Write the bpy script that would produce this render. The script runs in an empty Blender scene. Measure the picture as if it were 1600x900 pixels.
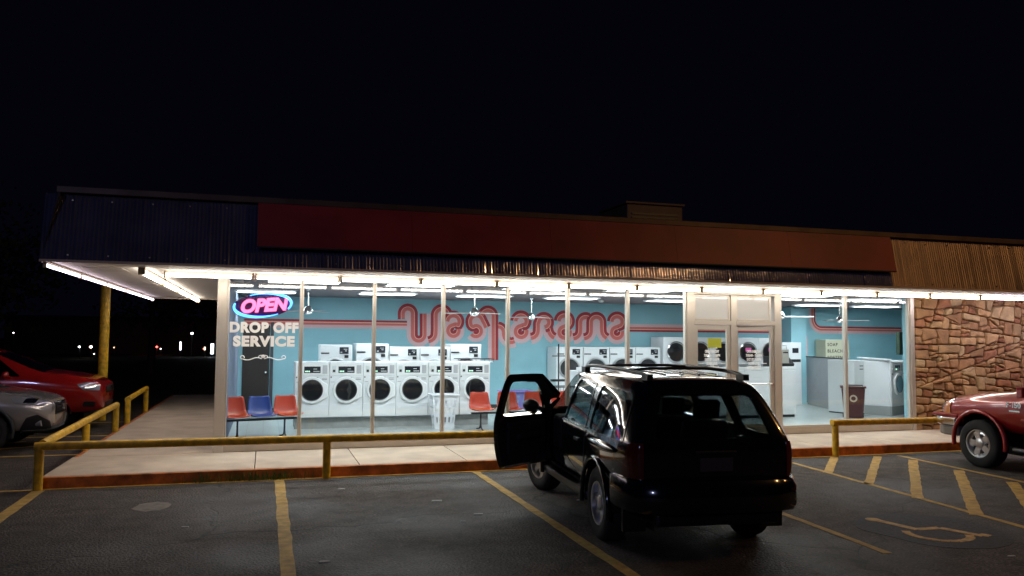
import bpy, bmesh, math, random
from mathutils import Vector, Matrix
random.seed(7)
sc = bpy.context.scene
COL = sc.collection
R = math.radians

# ------------------------------------------------------------------ camera
cd = bpy.data.cameras.new('camera'); cam = bpy.data.objects.new('camera', cd); COL.objects.link(cam)
_y, _p, _r = R(17.046), R(3.552), R(0.461)
F = Vector((math.sin(_y)*math.cos(_p), math.cos(_y)*math.cos(_p), math.sin(_p)))
R0 = Vector((math.cos(_y), -math.sin(_y), 0)); U0 = R0.cross(F)
RR = R0*math.cos(_r)+U0*math.sin(_r); UU = -R0*math.sin(_r)+U0*math.cos(_r)
M = Matrix(((RR.x, UU.x, -F.x, 0), (RR.y, UU.y, -F.y, 0), (RR.z, UU.z, -F.z, 2.0), (0, 0, 0, 1)))
cam.matrix_world = M
cd.sensor_width = 36; cd.lens = 36*1251.3/1600; cd.clip_start = .05; cd.clip_end = 900
sc.camera = cam
# ------------------------------------------------------------------ world, exposure, street lights and added cool fill
w = bpy.data.worlds.new('World'); sc.world = w; w.use_nodes = True
nt = w.node_tree; bg = nt.nodes['Background']
bg.inputs[0].default_value = (.32, .36, 1.0, 1); bg.inputs[1].default_value = .0010
sc.view_settings.view_transform = 'Standard'; sc.view_settings.look = 'None'
sc.view_settings.exposure = 1.5; sc.view_settings.gamma = 1
sc.cycles.max_bounces = 8; sc.cycles.diffuse_bounces = 4; sc.cycles.glossy_bounces = 4
sc.cycles.transparent_max_bounces = 24; sc.cycles.caustics_reflective = False; sc.cycles.caustics_refractive = False
sc.cycles.sample_clamp_indirect = 4; sc.cycles.use_denoising = True
def street_or_fill_light(loc, power, color, radius=.2):
    l = bpy.data.lights.new('street_or_fill_light', 'POINT'); l.energy = power; l.color = color; l.shadow_soft_size = radius
    o = bpy.data.objects.new('street_or_fill_light', l); o.location = loc; COL.objects.link(o)
SODIUM = (1, .50, .16)
street_or_fill_light((21, 5.0, 8.5), 60, SODIUM, .2)
street_or_fill_light((13.5, 2.2, 8.2), 190, SODIUM, .12)
street_or_fill_light((-12, -12, 9.0), 480, (.5, .56, 1), .6)  # added unseen cool fill that tints the left fascia blue
E_TUBE = 11.0; E_PANEL = 10.8

# ------------------------------------------------------------------ materials
MATS = {}
def mat(name, color, rough=.6, metal=0., spec=None, noise=None, bump=None, emit=None, coat=0., alpha=None, nz=8.0, island=0.):
    """noise=(scale, amount) value variation of the surface's own colour, bump=(scale, strength)"""
    if name in MATS: return MATS[name]
    m = bpy.data.materials.new(name); m.use_nodes = True; n = m.node_tree; b = n.nodes['Principled BSDF']
    b.inputs['Base Color'].default_value = (*color, 1); b.inputs['Roughness'].default_value = rough
    b.inputs['Metallic'].default_value = metal
    if spec is not None: b.inputs['Specular IOR Level'].default_value = spec
    if coat: b.inputs['Coat Weight'].default_value = coat; b.inputs['Coat Roughness'].default_value = .03
    if emit: b.inputs['Emission Color'].default_value = (*emit[0], 1); b.inputs['Emission Strength'].default_value = emit[1]
    if alpha is not None: b.inputs['Alpha'].default_value = alpha
    if noise or bump:
        tc = n.nodes.new('ShaderNodeTexCoord')
    if noise:
        t = n.nodes.new('ShaderNodeTexNoise'); t.inputs['Scale'].default_value = noise[0]; t.inputs['Detail'].default_value = nz
        n.links.new(tc.outputs['Object'], t.inputs['Vector'])
        mr = n.nodes.new('ShaderNodeMapRange'); mr.inputs[1].default_value = .3; mr.inputs[2].default_value = .7
        mr.inputs[3].default_value = 1-noise[1]; mr.inputs[4].default_value = 1+noise[1]
        n.links.new(t.outputs['Fac'], mr.inputs[0])
        mx = n.nodes.new('ShaderNodeVectorMath'); mx.operation = 'SCALE'; mx.inputs[0].default_value = color
        n.links.new(mr.outputs[0], mx.inputs['Scale'])
        last = mx
        if island:
            g = n.nodes.new('ShaderNodeNewGeometry'); cr = n.nodes.new('ShaderNodeMapRange')
            cr.inputs[3].default_value = 1-island; cr.inputs[4].default_value = 1+island
            n.links.new(g.outputs['Random Per Island'], cr.inputs[0])
            m2 = n.nodes.new('ShaderNodeVectorMath'); m2.operation = 'SCALE'
            n.links.new(mx.outputs[0], m2.inputs[0]); n.links.new(cr.outputs[0], m2.inputs['Scale']); last = m2
        n.links.new(last.outputs[0], b.inputs['Base Color'])
    if bump:
        t2 = n.nodes.new('ShaderNodeTexNoise'); t2.inputs['Scale'].default_value = bump[0]; t2.inputs['Detail'].default_value = 6
        n.links.new(tc.outputs['Object'], t2.inputs['Vector'])
        bp = n.nodes.new('ShaderNodeBump'); bp.inputs['Strength'].default_value = bump[1]; bp.inputs['Distance'].default_value = .02
        n.links.new(t2.outputs['Fac'], bp.inputs['Height']); n.links.new(bp.outputs[0], b.inputs['Normal'])
    MATS[name] = m; return m
def glass(name, tint=(1, 1, 1), refl=1.0, rough=0.0):
    if name in MATS: return MATS[name]
    m = bpy.data.materials.new(name); m.use_nodes = True; n = m.node_tree; n.nodes.clear()
    o = n.nodes.new('ShaderNodeOutputMaterial'); mx = n.nodes.new('ShaderNodeMixShader')
    tr = n.nodes.new('ShaderNodeBsdfTransparent'); gl = n.nodes.new('ShaderNodeBsdfGlossy'); fr = n.nodes.new('ShaderNodeFresnel')
    tr.inputs[0].default_value = (*tint, 1); gl.inputs['Roughness'].default_value = rough
    ge = n.nodes.new('ShaderNodeNewGeometry'); ir = n.nodes.new('ShaderNodeMapRange'); ir.inputs[3].default_value = 1.5; ir.inputs[4].default_value = 1/1.5
    n.links.new(ge.outputs['Backfacing'], ir.inputs[0]); n.links.new(ir.outputs[0], fr.inputs[0])
    mm = n.nodes.new('ShaderNodeMath'); mm.operation = 'MULTIPLY'; mm.use_clamp = True; mm.inputs[1].default_value = refl
    n.links.new(fr.outputs[0], mm.inputs[0]); n.links.new(mm.outputs[0], mx.inputs[0])
    n.links.new(tr.outputs[0], mx.inputs[1]); n.links.new(gl.outputs[0], mx.inputs[2]); n.links.new(mx.outputs[0], o.inputs[0])
    MATS[name] = m; return m
def emis(name, color, s):
    return mat(name, (0, 0, 0), .5, emit=(color, s))

ALU = mat('anodised_metal', (.62, .57, .50), .38, .55, bump=(40, .03))
ALUD = mat('dark_metal', (.05, .05, .055), .45, .6)
CHROME = mat('chrome', (.8, .8, .8), .12, 1.0)
BLACK = mat('black_plastic', (.012, .012, .013), .42)
DARKP = mat('dark_panel', (.02, .022, .03), .25)
WHITE = mat('white_enamel', (.72, .74, .76), .28, noise=(2.5, .03))
WHITE2 = mat('white_plastic', (.78, .79, .80), .4)
GREY = mat('grey_laminate', (.30, .32, .34), .5, noise=(3, .06))
LGREY = mat('light_grey', (.62, .65, .66), .45)
BLUE = mat('blue_wall_paint', (.275, .52, .60), .7, noise=(1.3, .08), bump=(60, .05))
CONC = mat('concrete', (.50, .42, .33), .85, noise=(2.2, .16), bump=(70, .3))
KERB = mat('kerb_paint', (.54, .165, .035), .75, noise=(7, .45), bump=(40, .3))
YEL = mat('yellow_paint', (.66, .40, .02), .45, noise=(11, .32), bump=(35, .3))
YELG = mat('worn_line_paint', (.52, .33, .08), .8, noise=(9, .3), bump=(120, .3))
RUBBER = mat('rubber', (.018, .018, .018), .85, bump=(60, .2))
RIM = mat('rim_metal', (.55, .55, .56), .3, .9)
PANE = glass('window_glass', (.93, .96, .96), 1.0)
CARGLASS = glass('car_glass', (.58, .62, .62), 1.0)
CLEAR = glass('clear_lens', (.9, .92, .95), 1.6)
TUBE = emis('tube_light', (1, .91, .81), E_TUBE)
TUBES = emis('tube_light_side', (1, .90, .78), E_TUBE*.5)
TUBEE = emis('tube_light_edge', (.93, .80, 1), E_TUBE*.3)
TUBEP = emis('tube_light_violet', (.93, .80, 1), E_TUBE)
PANELE = emis('panel_light', (.90, .97, 1), E_PANEL)

# ------------------------------------------------------------------ mesh helpers
class MB:
    def __init__(s): s.v = []; s.f = []
    def add(s, v, f):
        o = len(s.v); s.v += [tuple(q) for q in v]; s.f += [tuple(i+o for i in g) for g in f]; return s
    def box(s, x0, x1, y0, y1, z0, z1):
        return s.add([(x0,y0,z0),(x1,y0,z0),(x1,y1,z0),(x0,y1,z0),(x0,y0,z1),(x1,y0,z1),(x1,y1,z1),(x0,y1,z1)],
                     [(0,3,2,1),(4,5,6,7),(0,1,5,4),(1,2,6,5),(2,3,7,6),(3,0,4,7)])
    def cyl(s, a, b, r, n=16, r2=None, caps=True):
        a, b = Vector(a), Vector(b); d = (b-a).normalized(); u = d.orthogonal().normalized(); v = d.cross(u); r2 = r if r2 is None else r2
        P = []
        for c, q in ((a, r), (b, r2)):
            for i in range(n):
                t = 2*math.pi*i/n; P.append(c+u*q*math.cos(t)+v*q*math.sin(t))
        f = [(i, (i+1) % n, n+(i+1) % n, n+i) for i in range(n)]
        if caps: f += [tuple(reversed(range(n))), tuple(range(n, 2*n))]
        return s.add(P, f)
    def tube(s, pts, r, n=12, closed=False):
        pts = [Vector(p) for p in pts]; m = len(pts); P = []; up = None
        for i, p in enumerate(pts):
            if closed: d = pts[(i+1) % m]-pts[i-1]
            else: d = pts[min(i+1, m-1)]-pts[max(i-1, 0)]
            d.normalize()
            if up is None: u = d.orthogonal().normalized()
            else: u = (up-d*up.dot(d)).normalized()
            up = u; v = d.cross(u); rr = r[i] if isinstance(r, (list, tuple)) else r
            for k in range(n):
                t = 2*math.pi*k/n; P.append(p+u*rr*math.cos(t)+v*rr*math.sin(t))
        f = []
        for i in range(m if closed else m-1):
            j = (i+1) % m
            f += [(i*n+k, i*n+(k+1) % n, j*n+(k+1) % n, j*n+k) for k in range(n)]
        if not closed: f += [tuple(reversed(range(n))), tuple((m-1)*n+k for k in range(n))]
        return s.add(P, f)
    def prism(s, poly, axis, a, b):
        """poly: 2D points; axis 'x': (y,z), 'y': (x,z), 'z': (x,y); extruded from a to b"""
        def P(q, t): return {'x': (t, q[0], q[1]), 'y': (q[0], t, q[1]), 'z': (q[0], q[1], t)}[axis]
        ar = sum(poly[i-1][0]*poly[i][1]-poly[i][0]*poly[i-1][1] for i in range(len(poly)))
        if (ar < 0) != (axis == 'y'): poly = poly[::-1]
        if b < a: a, b = b, a
        n = len(poly); v = [P(q, a) for q in poly]+[P(q, b) for q in poly]
        return s.add(v, [tuple(reversed(range(n))), tuple(range(n, 2*n))]+[(i, (i+1) % n, n+(i+1) % n, n+i) for i in range(n)])
    def lathe(s, prof, axis='y', c=(0, 0, 0), n=32):
        """prof: (radius, along) list, closed into a surface of revolution"""
        m = len(prof); P = []
        for i in range(n):
            t = 2*math.pi*i/n; ct, st = math.cos(t), math.sin(t)
            for (r, h) in prof:
                q = {'y': (r*ct, h, r*st), 'z': (r*ct, r*st, h), 'x': (h, r*ct, r*st)}[axis]
                P.append((q[0]+c[0], q[1]+c[1], q[2]+c[2]))
        f = [(i*m+k, i*m+k+1, ((i+1) % n)*m+k+1, ((i+1) % n)*m+k) for i in range(n) for k in range(m-1)]
        return s.add(P, f)
    def ball(s, c, rx, ry=None, rz=None, n=12, m=8):
        ry = ry or rx; rz = rz or rx; P = [(c[0], c[1], c[2]-rz)]
        for j in range(1, m):
            a = math.pi*j/m-math.pi/2
            for i in range(n):
                t = 2*math.pi*i/n; P.append((c[0]+rx*math.cos(a)*math.cos(t), c[1]+ry*math.cos(a)*math.sin(t), c[2]+rz*math.sin(a)))
        P.append((c[0], c[1], c[2]+rz)); f = []
        for i in range(n):
            f.append((0, 1+(i+1) % n, 1+i)); f.append((len(P)-1, 1+(m-2)*n+i, 1+(m-2)*n+(i+1) % n))
            for j in range(m-2):
                f.append((1+j*n+i, 1+j*n+(i+1) % n, 1+(j+1)*n+(i+1) % n, 1+(j+1)*n+i))
        return s.add(P, f)
    def xf(s, mtx):
        s.v = [tuple(mtx @ Vector(q)) for q in s.v]; return s
    def build(s, name, material, parent=None, smooth=None, bevel=0, fixn=False):
        me = bpy.data.meshes.new(name); me.from_pydata(s.v, [], s.f); me.update()
        if fixn:
            b = bmesh.new(); b.from_mesh(me); bmesh.ops.recalc_face_normals(b, faces=b.faces); b.to_mesh(me); b.free()
        for m in (material if isinstance(material, (list, tuple)) else [material]): me.materials.append(m)
        o = bpy.data.objects.new(name, me); COL.objects.link(o)
        if parent: o.parent = parent
        if bevel:
            bm_ = o.modifiers.new('bevel', 'BEVEL'); bm_.width = bevel; bm_.segments = 2; bm_.limit_method = 'ANGLE'; bm_.angle_limit = R(40)
        if smooth is not None: shade(me, smooth)
        return o
def shade(me, ang=35):
    me.polygons.foreach_set('use_smooth', [True]*len(me.polygons)); me.set_sharp_from_angle(angle=R(ang)); me.update()
def tag(o, label=None, cat=None, group=None, kind=None):
    if label: o['label'] = label
    if cat: o['category'] = cat
    if group: o['group'] = group
    if kind: o['kind'] = kind
    return o
def thing(name, label, cat, loc=(0, 0, 0), rz=0, group=None):
    o = bpy.data.objects.new(name, None); COL.objects.link(o); o.location = loc; o.rotation_euler = (0, 0, rz); o.empty_display_size = .1
    return tag(o, label, cat, group)
def split(o):
    """every separate piece of a mesh becomes an object of its own with the same name"""
    me = o.data; b = bmesh.new(); b.from_mesh(me); b.faces.ensure_lookup_table(); seen = set(); comps = []
    for f in b.faces:
        if f.index in seen: continue
        st_ = [f]; seen.add(f.index); c = []
        while st_:
            g = st_.pop(); c.append(g.index)
            for v in g.verts:
                for h_ in v.link_faces:
                    if h_.index not in seen: seen.add(h_.index); st_.append(h_)
        comps.append(set(c))
    b.free()
    if len(comps) < 2: return [o]
    out = []
    for c in comps:
        n = me.copy(); b = bmesh.new(); b.from_mesh(n); bmesh.ops.delete(b, geom=[f for f in b.faces if f.index not in c], context='FACES'); b.to_mesh(n); b.free()
        if not out: q = o; q.data = n
        else: q = o.copy(); q.data = n; COL.objects.link(q)
        out.append(q)
    return out
def struct(o): o['kind'] = 'structure'; return o
def dup(root, loc, rz=None, label=None, group=None):
    r = root.copy(); COL.objects.link(r); r.location = loc
    if rz is not None: r.rotation_euler = (0, 0, rz)
    if label: r['label'] = label
    if group: r['group'] = group
    for ch in list(root.children):
        c = ch.copy(); COL.objects.link(c); c.parent = r
        for g in list(ch.children):
            d = g.copy(); COL.objects.link(d); d.parent = c
    return r
def rpoly(pts, r, n=5):
    """round the corners of a polygon"""
    out = []; m = len(pts)
    for i in range(m):
        p = Vector(pts[i]); a = Vector(pts[i-1])-p; b = Vector(pts[(i+1) % m])-p
        rr = r[i] if isinstance(r, (list, tuple)) else r
        k = min(rr, a.length*.48, b.length*.48); s = p+a.normalized()*k; e = p+b.normalized()*k
        if k < 1e-4: out.append(tuple(p)); continue
        for j in range(n+1):
            t = j/n; q = s*(1-t)**2+p*2*t*(1-t)+e*t*t; out.append((q.x, q.y))
    return out
def rrect(x0, x1, z0, z1, r): return rpoly([(x0, z0), (x1, z0), (x1, z1), (x0, z1)], r)
def text(body, size, name, material, parent, mtx, depth=.002, offset=0., align='CENTER', shear=0, spacing=1.0, bevel=0., fill=True, sx=1.0, width=None, height=None):
    cu = bpy.data.curves.new('t', 'FONT'); cu.body = body; cu.size = size; cu.align_x = align; cu.extrude = depth; cu.offset = offset
    cu.shear = shear; cu.space_character = spacing; cu.bevel_depth = bevel; cu.resolution_u = 6
    if not fill: cu.fill_mode = 'NONE'
    t = bpy.data.objects.new('t', cu); COL.objects.link(t); dg = bpy.context.evaluated_depsgraph_get()
    me = bpy.data.meshes.new_from_object(t.evaluated_get(dg)); bpy.data.objects.remove(t)
    if width or height:
        xs = [v.co.x for v in me.vertices]; ys = [v.co.y for v in me.vertices]; cx = (max(xs)+min(xs))/2
        kx = width/(max(xs)-min(xs)) if width else 1; ky = height/(max(ys)-min(ys)) if height else 1
        me.transform(Matrix.Translation((-cx if align == 'CENTER' else -min(xs), -min(ys), 0))); me.transform(Matrix.Diagonal((kx, ky, 1, 1)))
    me.transform(Matrix.Diagonal((sx, 1, 1, 1))); me.transform(mtx)
    me.materials.clear(); me.materials.append(material)
    o = bpy.data.objects.new(name, me); COL.objects.link(o)
    if parent: o.parent = parent
    return o
def upright(x, y, z, face=-1):   # text plane facing -Y at (x,y,z)
    return Matrix.Translation((x, y, z)) @ Matrix.Rotation(R(90), 4, 'X')
def boolop(me, cutters, op='DIFFERENCE', solid=None):
    """cut the closed hull with prisms, drop the cutter's own faces, then give the skin its thickness"""
    me = me.copy(); me.materials.clear()
    for k in range(3): me.materials.append(BLACK)
    me.polygons.foreach_set('material_index', [0]*len(me.polygons))
    o = bpy.data.objects.new('tmp', me); COL.objects.link(o); tmp = [o]
    for c in cutters:
        co = c.build('tmpc', [BLACK]*3, fixn=True); tmp.append(co)
        co.data.polygons.foreach_set('material_index', [2]*len(co.data.polygons))
        m = o.modifiers.new('b', 'BOOLEAN'); m.operation = op; m.object = co; m.solver = 'EXACT'; m.material_mode = 'INDEX'
    dg = bpy.context.evaluated_depsgraph_get(); out = bpy.data.meshes.new_from_object(o.evaluated_get(dg))
    for t in tmp: bpy.data.objects.remove(t)
    b = bmesh.new(); b.from_mesh(out); bmesh.ops.delete(b, geom=[f for f in b.faces if f.material_index == 2], context='FACES')
    bmesh.ops.remove_doubles(b, verts=b.verts, dist=.0006); b.to_mesh(out); b.free()
    if solid:
        o = bpy.data.objects.new('tmp', out); COL.objects.link(o)
        s = o.modifiers.new('s', 'SOLIDIFY'); s.thickness = solid[0]; s.offset = solid[1]; s.material_offset = solid[2]; s.material_offset_rim = 0
        dg = bpy.context.evaluated_depsgraph_get(); out = bpy.data.meshes.new_from_object(o.evaluated_get(dg)); bpy.data.objects.remove(o)
    return out
def link(me, name, mats, parent, ang=35):
    idx = [p.material_index for p in me.polygons]; me.materials.clear()
    for m in mats: me.materials.append(m)
    me.polygons.foreach_set('material_index', [min(i, len(mats)-1) for i in idx])
    o = bpy.data.objects.new(name, me); COL.objects.link(o)
    if parent: o.parent = parent
    shade(me, ang); return o

# ================================================================== GROUND
def asphalt():
    m = bpy.data.materials.new('asphalt'); m.use_nodes = True; n = m.node_tree; b = n.nodes['Principled BSDF']
    tc = n.nodes.new('ShaderNodeTexCoord')
    def nz(scale, det=6):
        t = n.nodes.new('ShaderNodeTexNoise'); t.inputs['Scale'].default_value = scale; t.inputs['Detail'].default_value = det
        n.links.new(tc.outputs['Object'], t.inputs['Vector']); return t
    def mr(src, a, b_, c, d):
        q = n.nodes.new('ShaderNodeMapRange'); q.inputs[1].default_value = a; q.inputs[2].default_value = b_; q.inputs[3].default_value = c; q.inputs[4].default_value = d
        n.links.new(src, q.inputs[0]); return q.outputs[0]
    def mul(a, b_):
        q = n.nodes.new('ShaderNodeMath'); q.operation = 'MULTIPLY'; n.links.new(a, q.inputs[0]); n.links.new(b_, q.inputs[1]); return q.outputs[0]
    big = mr(nz(.55, 10).outputs['Fac'], .36, .64, .50, 1.5)
    mid = mr(nz(4.5, 10).outputs['Fac'], .34, .66, .6, 1.4)
    fine = mr(nz(38, 4).outputs['Fac'], .33, .70, .35, 1.8)
    vo = n.nodes.new('ShaderNodeTexVoronoi'); vo.inputs['Scale'].default_value = 17; n.links.new(tc.outputs['Object'], vo.inputs['Vector'])
    st = mr(vo.outputs['Distance'], .05, .17, 3.4, 1.0)
    # cracks: thin wandering lines
    wv = n.nodes.new('ShaderNodeTexVoronoi'); wv.feature = 'DISTANCE_TO_EDGE'; wv.inputs['Scale'].default_value = .19
    ad = n.nodes.new('ShaderNodeVectorMath'); ad.operation = 'ADD'; n2 = nz(1.3, 8)
    sc_ = n.nodes.new('ShaderNodeVectorMath'); sc_.operation = 'SCALE'; sc_.inputs['Scale'].default_value = 1.1
    n.links.new(n2.outputs['Color'], sc_.inputs[0]); n.links.new(tc.outputs['Object'], ad.inputs[0]); n.links.new(sc_.outputs[0], ad.inputs[1])
    n.links.new(ad.outputs[0], wv.inputs['Vector'])
    ck = mr(wv.outputs['Distance'], .0, .009, .12, 1.0)
    v = mul(mul(mul(big, mid), mul(fine, st)), ck)
    cm = n.nodes.new('ShaderNodeVectorMath'); cm.operation = 'SCALE'; cm.inputs[0].default_value = (.052, .041, .034)
    n.links.new(v, cm.inputs['Scale']); n.links.new(cm.outputs[0], b.inputs['Base Color'])
    n.links.new(mr(big, .6, 1.35, .62, .85), b.inputs['Roughness'])
    bp = n.nodes.new('ShaderNodeBump'); bp.inputs['Strength'].default_value = .55; bp.inputs['Distance'].default_value = .02
    n.links.new(mul(fine, ck), bp.inputs['Height']); n.links.new(bp.outputs[0], b.inputs['Normal'])
    return m
ASPH = asphalt()
struct(MB().box(-260, 260, -120, 400, -.5, 0).build('ground', ASPH))
EARTH = mat('lawn_earth', (.03, .038, .018), .95, noise=(2, .4), bump=(20, .6))
struct(MB().box(-60, -8.5, 27, 120, -.4, .05).build('lawn', EARTH))

def flat(name, poly, z, m, kind='structure', h=.004):
    o = MB().prism(poly, 'z', z-.003, z).build(name, m); o['kind'] = kind; return o
# sidewalk, made of slabs with joints and a painted kerb face
sw = MB()
xs = [-2.73, -.1, 1.35, 2.95, 4.6, 6.2, 7.8, 9.4, 11.0, 12.6, 14.2, 15.8, 17.4, 19.0]
for a, b in zip(xs, xs[1:]):
    sw.box(a+.006 if a > -2.7 else a, b-.006, 11.86, 13.60, -.1, .15)
for a, b in zip([13.612, 16.2, 18.9, 21.6, 24.3], [16.2, 18.9, 21.6, 24.3, 27.0]):
    sw.box(-2.73+.07, -.70, a+.006, b-.006, -.1, .15 if a < 20 else .146)
sidewalk = struct(sw.build('sidewalk', CONC, bevel=.008))
def wavy(x0, x1, y0, y1, axis='x', n=60, amp=.012, seed=1):
    """strip along x (or y) with uneven edges"""
    rnd = random.Random(seed); a = []; b = []
    for i in range(n+1):
        t = i/n
        if axis == 'x': x = x0+(x1-x0)*t; a.append((x, y0+rnd.uniform(-amp, amp))); b.append((x, y1+rnd.uniform(-amp, amp)))
        else: y = y0+(y1-y0)*t; a.append((x0+rnd.uniform(-amp, amp), y)); b.append((x1+rnd.uniform(-amp, amp), y))
    return a+b[::-1]
k = MB(); k.box(-2.73, 19.0, 11.787, 11.857, -.1, .147); k.box(-2.73-.0, -2.663, 11.86, 27.0, -.1, .147)
struct(k.build('kerb', KERB, bevel=.012))
KY = mat('kerb_foot_paint', (.60, .34, .05), .8, noise=(7, .4))
flat('road_marking', wavy(-2.75, 19, 11.70, 11.784, amp=.01, n=120), .006, KY)
flat('road_marking', wavy(-5.5, -2.75, 11.68, 11.765, amp=.006, n=30), .006, YELG)
# parking lines
def seg(p, q, wd, seed=3, n=24, amp=.008):
    rnd = random.Random(seed); p, q = Vector(p), Vector(q); d = (q-p).normalized(); nn = Vector((-d.y, d.x)); a = []; b = []
    for i in range(n+1):
        c = p+(q-p)*i/n; e = nn*(wd/2+rnd.uniform(-amp, amp)); f_ = nn*(wd/2+rnd.uniform(-amp, amp)); a.append(tuple(c+e)); b.append(tuple(c-f_))
    return a+b[::-1]
LINES = [((-2.72, 11.68), (-2.66, 5.6), .14), ((.235, 11.68), (.235, 4.5), .13), ((3.04, 11.68), (3.02, 6.25), .11),
         ((5.95, 11.68), (5.66, 6.3), .085), ((8.26, 11.3), (7.78, 5.6), .085), ((10.60, 11.5), (10.2, 6.6), .085),
         ((8.17, 10.30), (9.36, 11.62), .13), ((8.08, 9.34), (10.17, 11.52), .13), ((7.98, 8.36), (10.44, 11.02), .14),
         ((7.88, 7.38), (10.33, 9.98), .15), ((7.80, 6.40), (10.22, 8.95), .15),
         ((-6.5, 14.97), (-2.76, 14.97), .10), ((-6.5, 17.65), (-2.9, 17.65), .10), ((-6.5, 16.05), (-4.2, 17.0), .10), ((-5.6, 15.3), (-3.6, 16.4), .1), ((-6.5, 20.3), (-2.9, 20.3), .1)]
for i, (p, q, wd) in enumerate(LINES):
    flat('road_marking', seg(p, q, wd, seed=i), .004+.0015*(i % 3), YELG)
# accessibility symbol
SYMB = mat('faded_blue_paint', (.037, .038, .045), .85, noise=(22, .6), bump=(40, .5))
flat('road_marking', [(6.82+.72*math.cos(R(a_))*(1+.06*math.sin(a_*7)), 6.98+.78*math.sin(R(a_))*(1+.05*math.cos(a_*5))) for a_ in range(0, 360, 10)], .003, SYMB)
SY = mat('symbol_paint', (.60, .38, .14), .8, noise=(12, .35))
sy = MB()
def stroke(pts, wd, z=.0065, mb=None):
    for i in range(len(pts)-1):
        mb.prism(seg(pts[i], pts[i+1], wd, seed=i, n=4, amp=.004), 'z', z-.0025+.0003*(i%5), z+.0003*(i%5))
stroke([(6.56, 7.46), (6.66, 6.98)], .10, mb=sy)
stroke([(6.66, 7.00), (6.95, 6.98), (7.10, 6.58), (7.2, 6.62)], .10, .0068, sy)
arc = [(6.72+.30*math.cos(t), 6.78+.30*math.sin(t)) for t in [R(a) for a in range(140, 345, 15)]]
stroke(arc, .085, .0062, sy)
sy.prism([(6.54+.085*math.cos(R(a)), 7.50+.085*math.sin(R(a))) for a in range(0, 360, 30)], 'z', .003, .0072)
struct(sy.build('road_marking', SY))
PATCH = mat('concrete_patch', (.20, .175, .155), .85, noise=(14, .3))
rnd = random.Random(5)
flat('ground_patch', [(-1.22+(.20+rnd.uniform(-.03, .03))*math.cos(R(a)), 10.28+(.27+rnd.uniform(-.03, .03))*math.sin(R(a))) for a in range(0, 360, 20)], .004, PATCH)
# litter and stones on the lot
LIT = mat('litter_paper', (.55, .53, .5), .8)
for i, (x, y, s) in enumerate([(2.05, 9.75, .07), (2.35, 8.9, .06), (.55, 7.4, .05), (-.75, 9.1, .04), (3.75, 9.35, .03), (3.95, 9.45, .03), (2.1, 8.6, .03), (1.0, 10.8, .05), (6.7, 5.9, .04), (5.2, 5.6, .03)]):
    poly = rpoly([(x-s, y-.3*s), (x+s*.8, y-.45*s), (x+s, y+.3*s), (x-.7*s, y+.5*s)], s*.1)
    o = MB().prism(poly, 'z', .001, .010).build('paper_scrap', LIT)
    tag(o, ['flat white paper scrap on asphalt left of the open car door, largest of the litter', 'pale paper scrap on asphalt below the largest white scrap', 'small pale scrap near the front of the lot beside the second parking line', 'tiny scrap on asphalt below the round concrete patch',
            'tiny white scrap under the black car, nearer its front wheel', 'tiny white scrap under the black car, nearer the middle', 'speck of paper between the parking lines left of the black car', 'faded scrap on the asphalt below the second rail post',
            'scrap on the asphalt below the painted wheelchair symbol', 'scrap on the asphalt behind the black car'][i], 'litter', 'litter on the parking lot')
gr = MB(); rnd = random.Random(11)
for cx, cy, n, s in [(-.05, 11.76, 190, .30), (-.75, 11.75, 45, .2), (.25, 11.77, 60, .1)]:
    for i in range(n):
        x = cx+rnd.gauss(0, s); y = cy+rnd.uniform(-.05, .03); h = rnd.uniform(.04, .15); a = rnd.uniform(0, 6.28); l = rnd.uniform(.01, .07)
        dx, dy = math.cos(a), math.sin(a); wd = .004
        gr.add([(x-dy*wd, y+dx*wd, .0), (x+dy*wd, y-dx*wd, .0), (x+dx*l*.5+dy*wd, y+dy*l*.5, h*.7), (x+dx*l, y+dy*l, h)], [(0, 1, 2, 3)])
tag(gr.build('weeds', mat('grass_green', (.13, .20, .04), .8)), 'green weeds sprouting along the kerb', 'weeds', kind='stuff')

# ================================================================== BUILDING
Yf = 13.65
BX = 19.0
bld = thing('laundromat_building', 'low laundromat with lit glass storefront, corrugated fascia and stone wall', 'building', (0, 0, 0))
# floor: tiles
def tilefloor():
    m = bpy.data.materials.new('floor_tiles'); m.use_nodes = True; n = m.node_tree; b = n.nodes['Principled BSDF']
    tc = n.nodes.new('ShaderNodeTexCoord'); br = n.nodes.new('ShaderNodeTexBrick'); br.offset = 0
    br.inputs['Scale'].default_value = 1; br.inputs['Brick Width'].default_value = .305; br.inputs['Row Height'].default_value = .305; br.inputs['Mortar Size'].default_value = .0035
    br.inputs['Color1'].default_value = (.46, .50, .49, 1); br.inputs['Color2'].default_value = (.42, .46, .45, 1); br.inputs['Mortar'].default_value = (.2, .21, .2, 1)
    n.links.new(tc.outputs['Object'], br.inputs['Vector']); n.links.new(br.outputs['Color'], b.inputs['Base Color']); b.inputs['Roughness'].default_value = .28
    return m
MB().box(-.62, BX, Yf+.04, 20.42, .02, .15).build('floor', tilefloor(), bld)
CEIL = mat('ceiling_tiles', (.19, .17, .18), .85, noise=(4, .06))
ceil_ = MB().box(-.62, BX, Yf-.03, 20.42, 2.965, 3.02).build('ceiling', CEIL, bld)
MB().box(-.75, BX, 20.40, 20.60, 0, 3.02).build('back_wall', BLUE, bld)
MB().box(BX, BX+.15, Yf, 20.6, 0, 3.02).build('side_wall', BLUE, bld)
MB().box(14.6, 15.1, 19.9, 20.397, .15, 2.96).build('pilaster', BLUE, bld)
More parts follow.
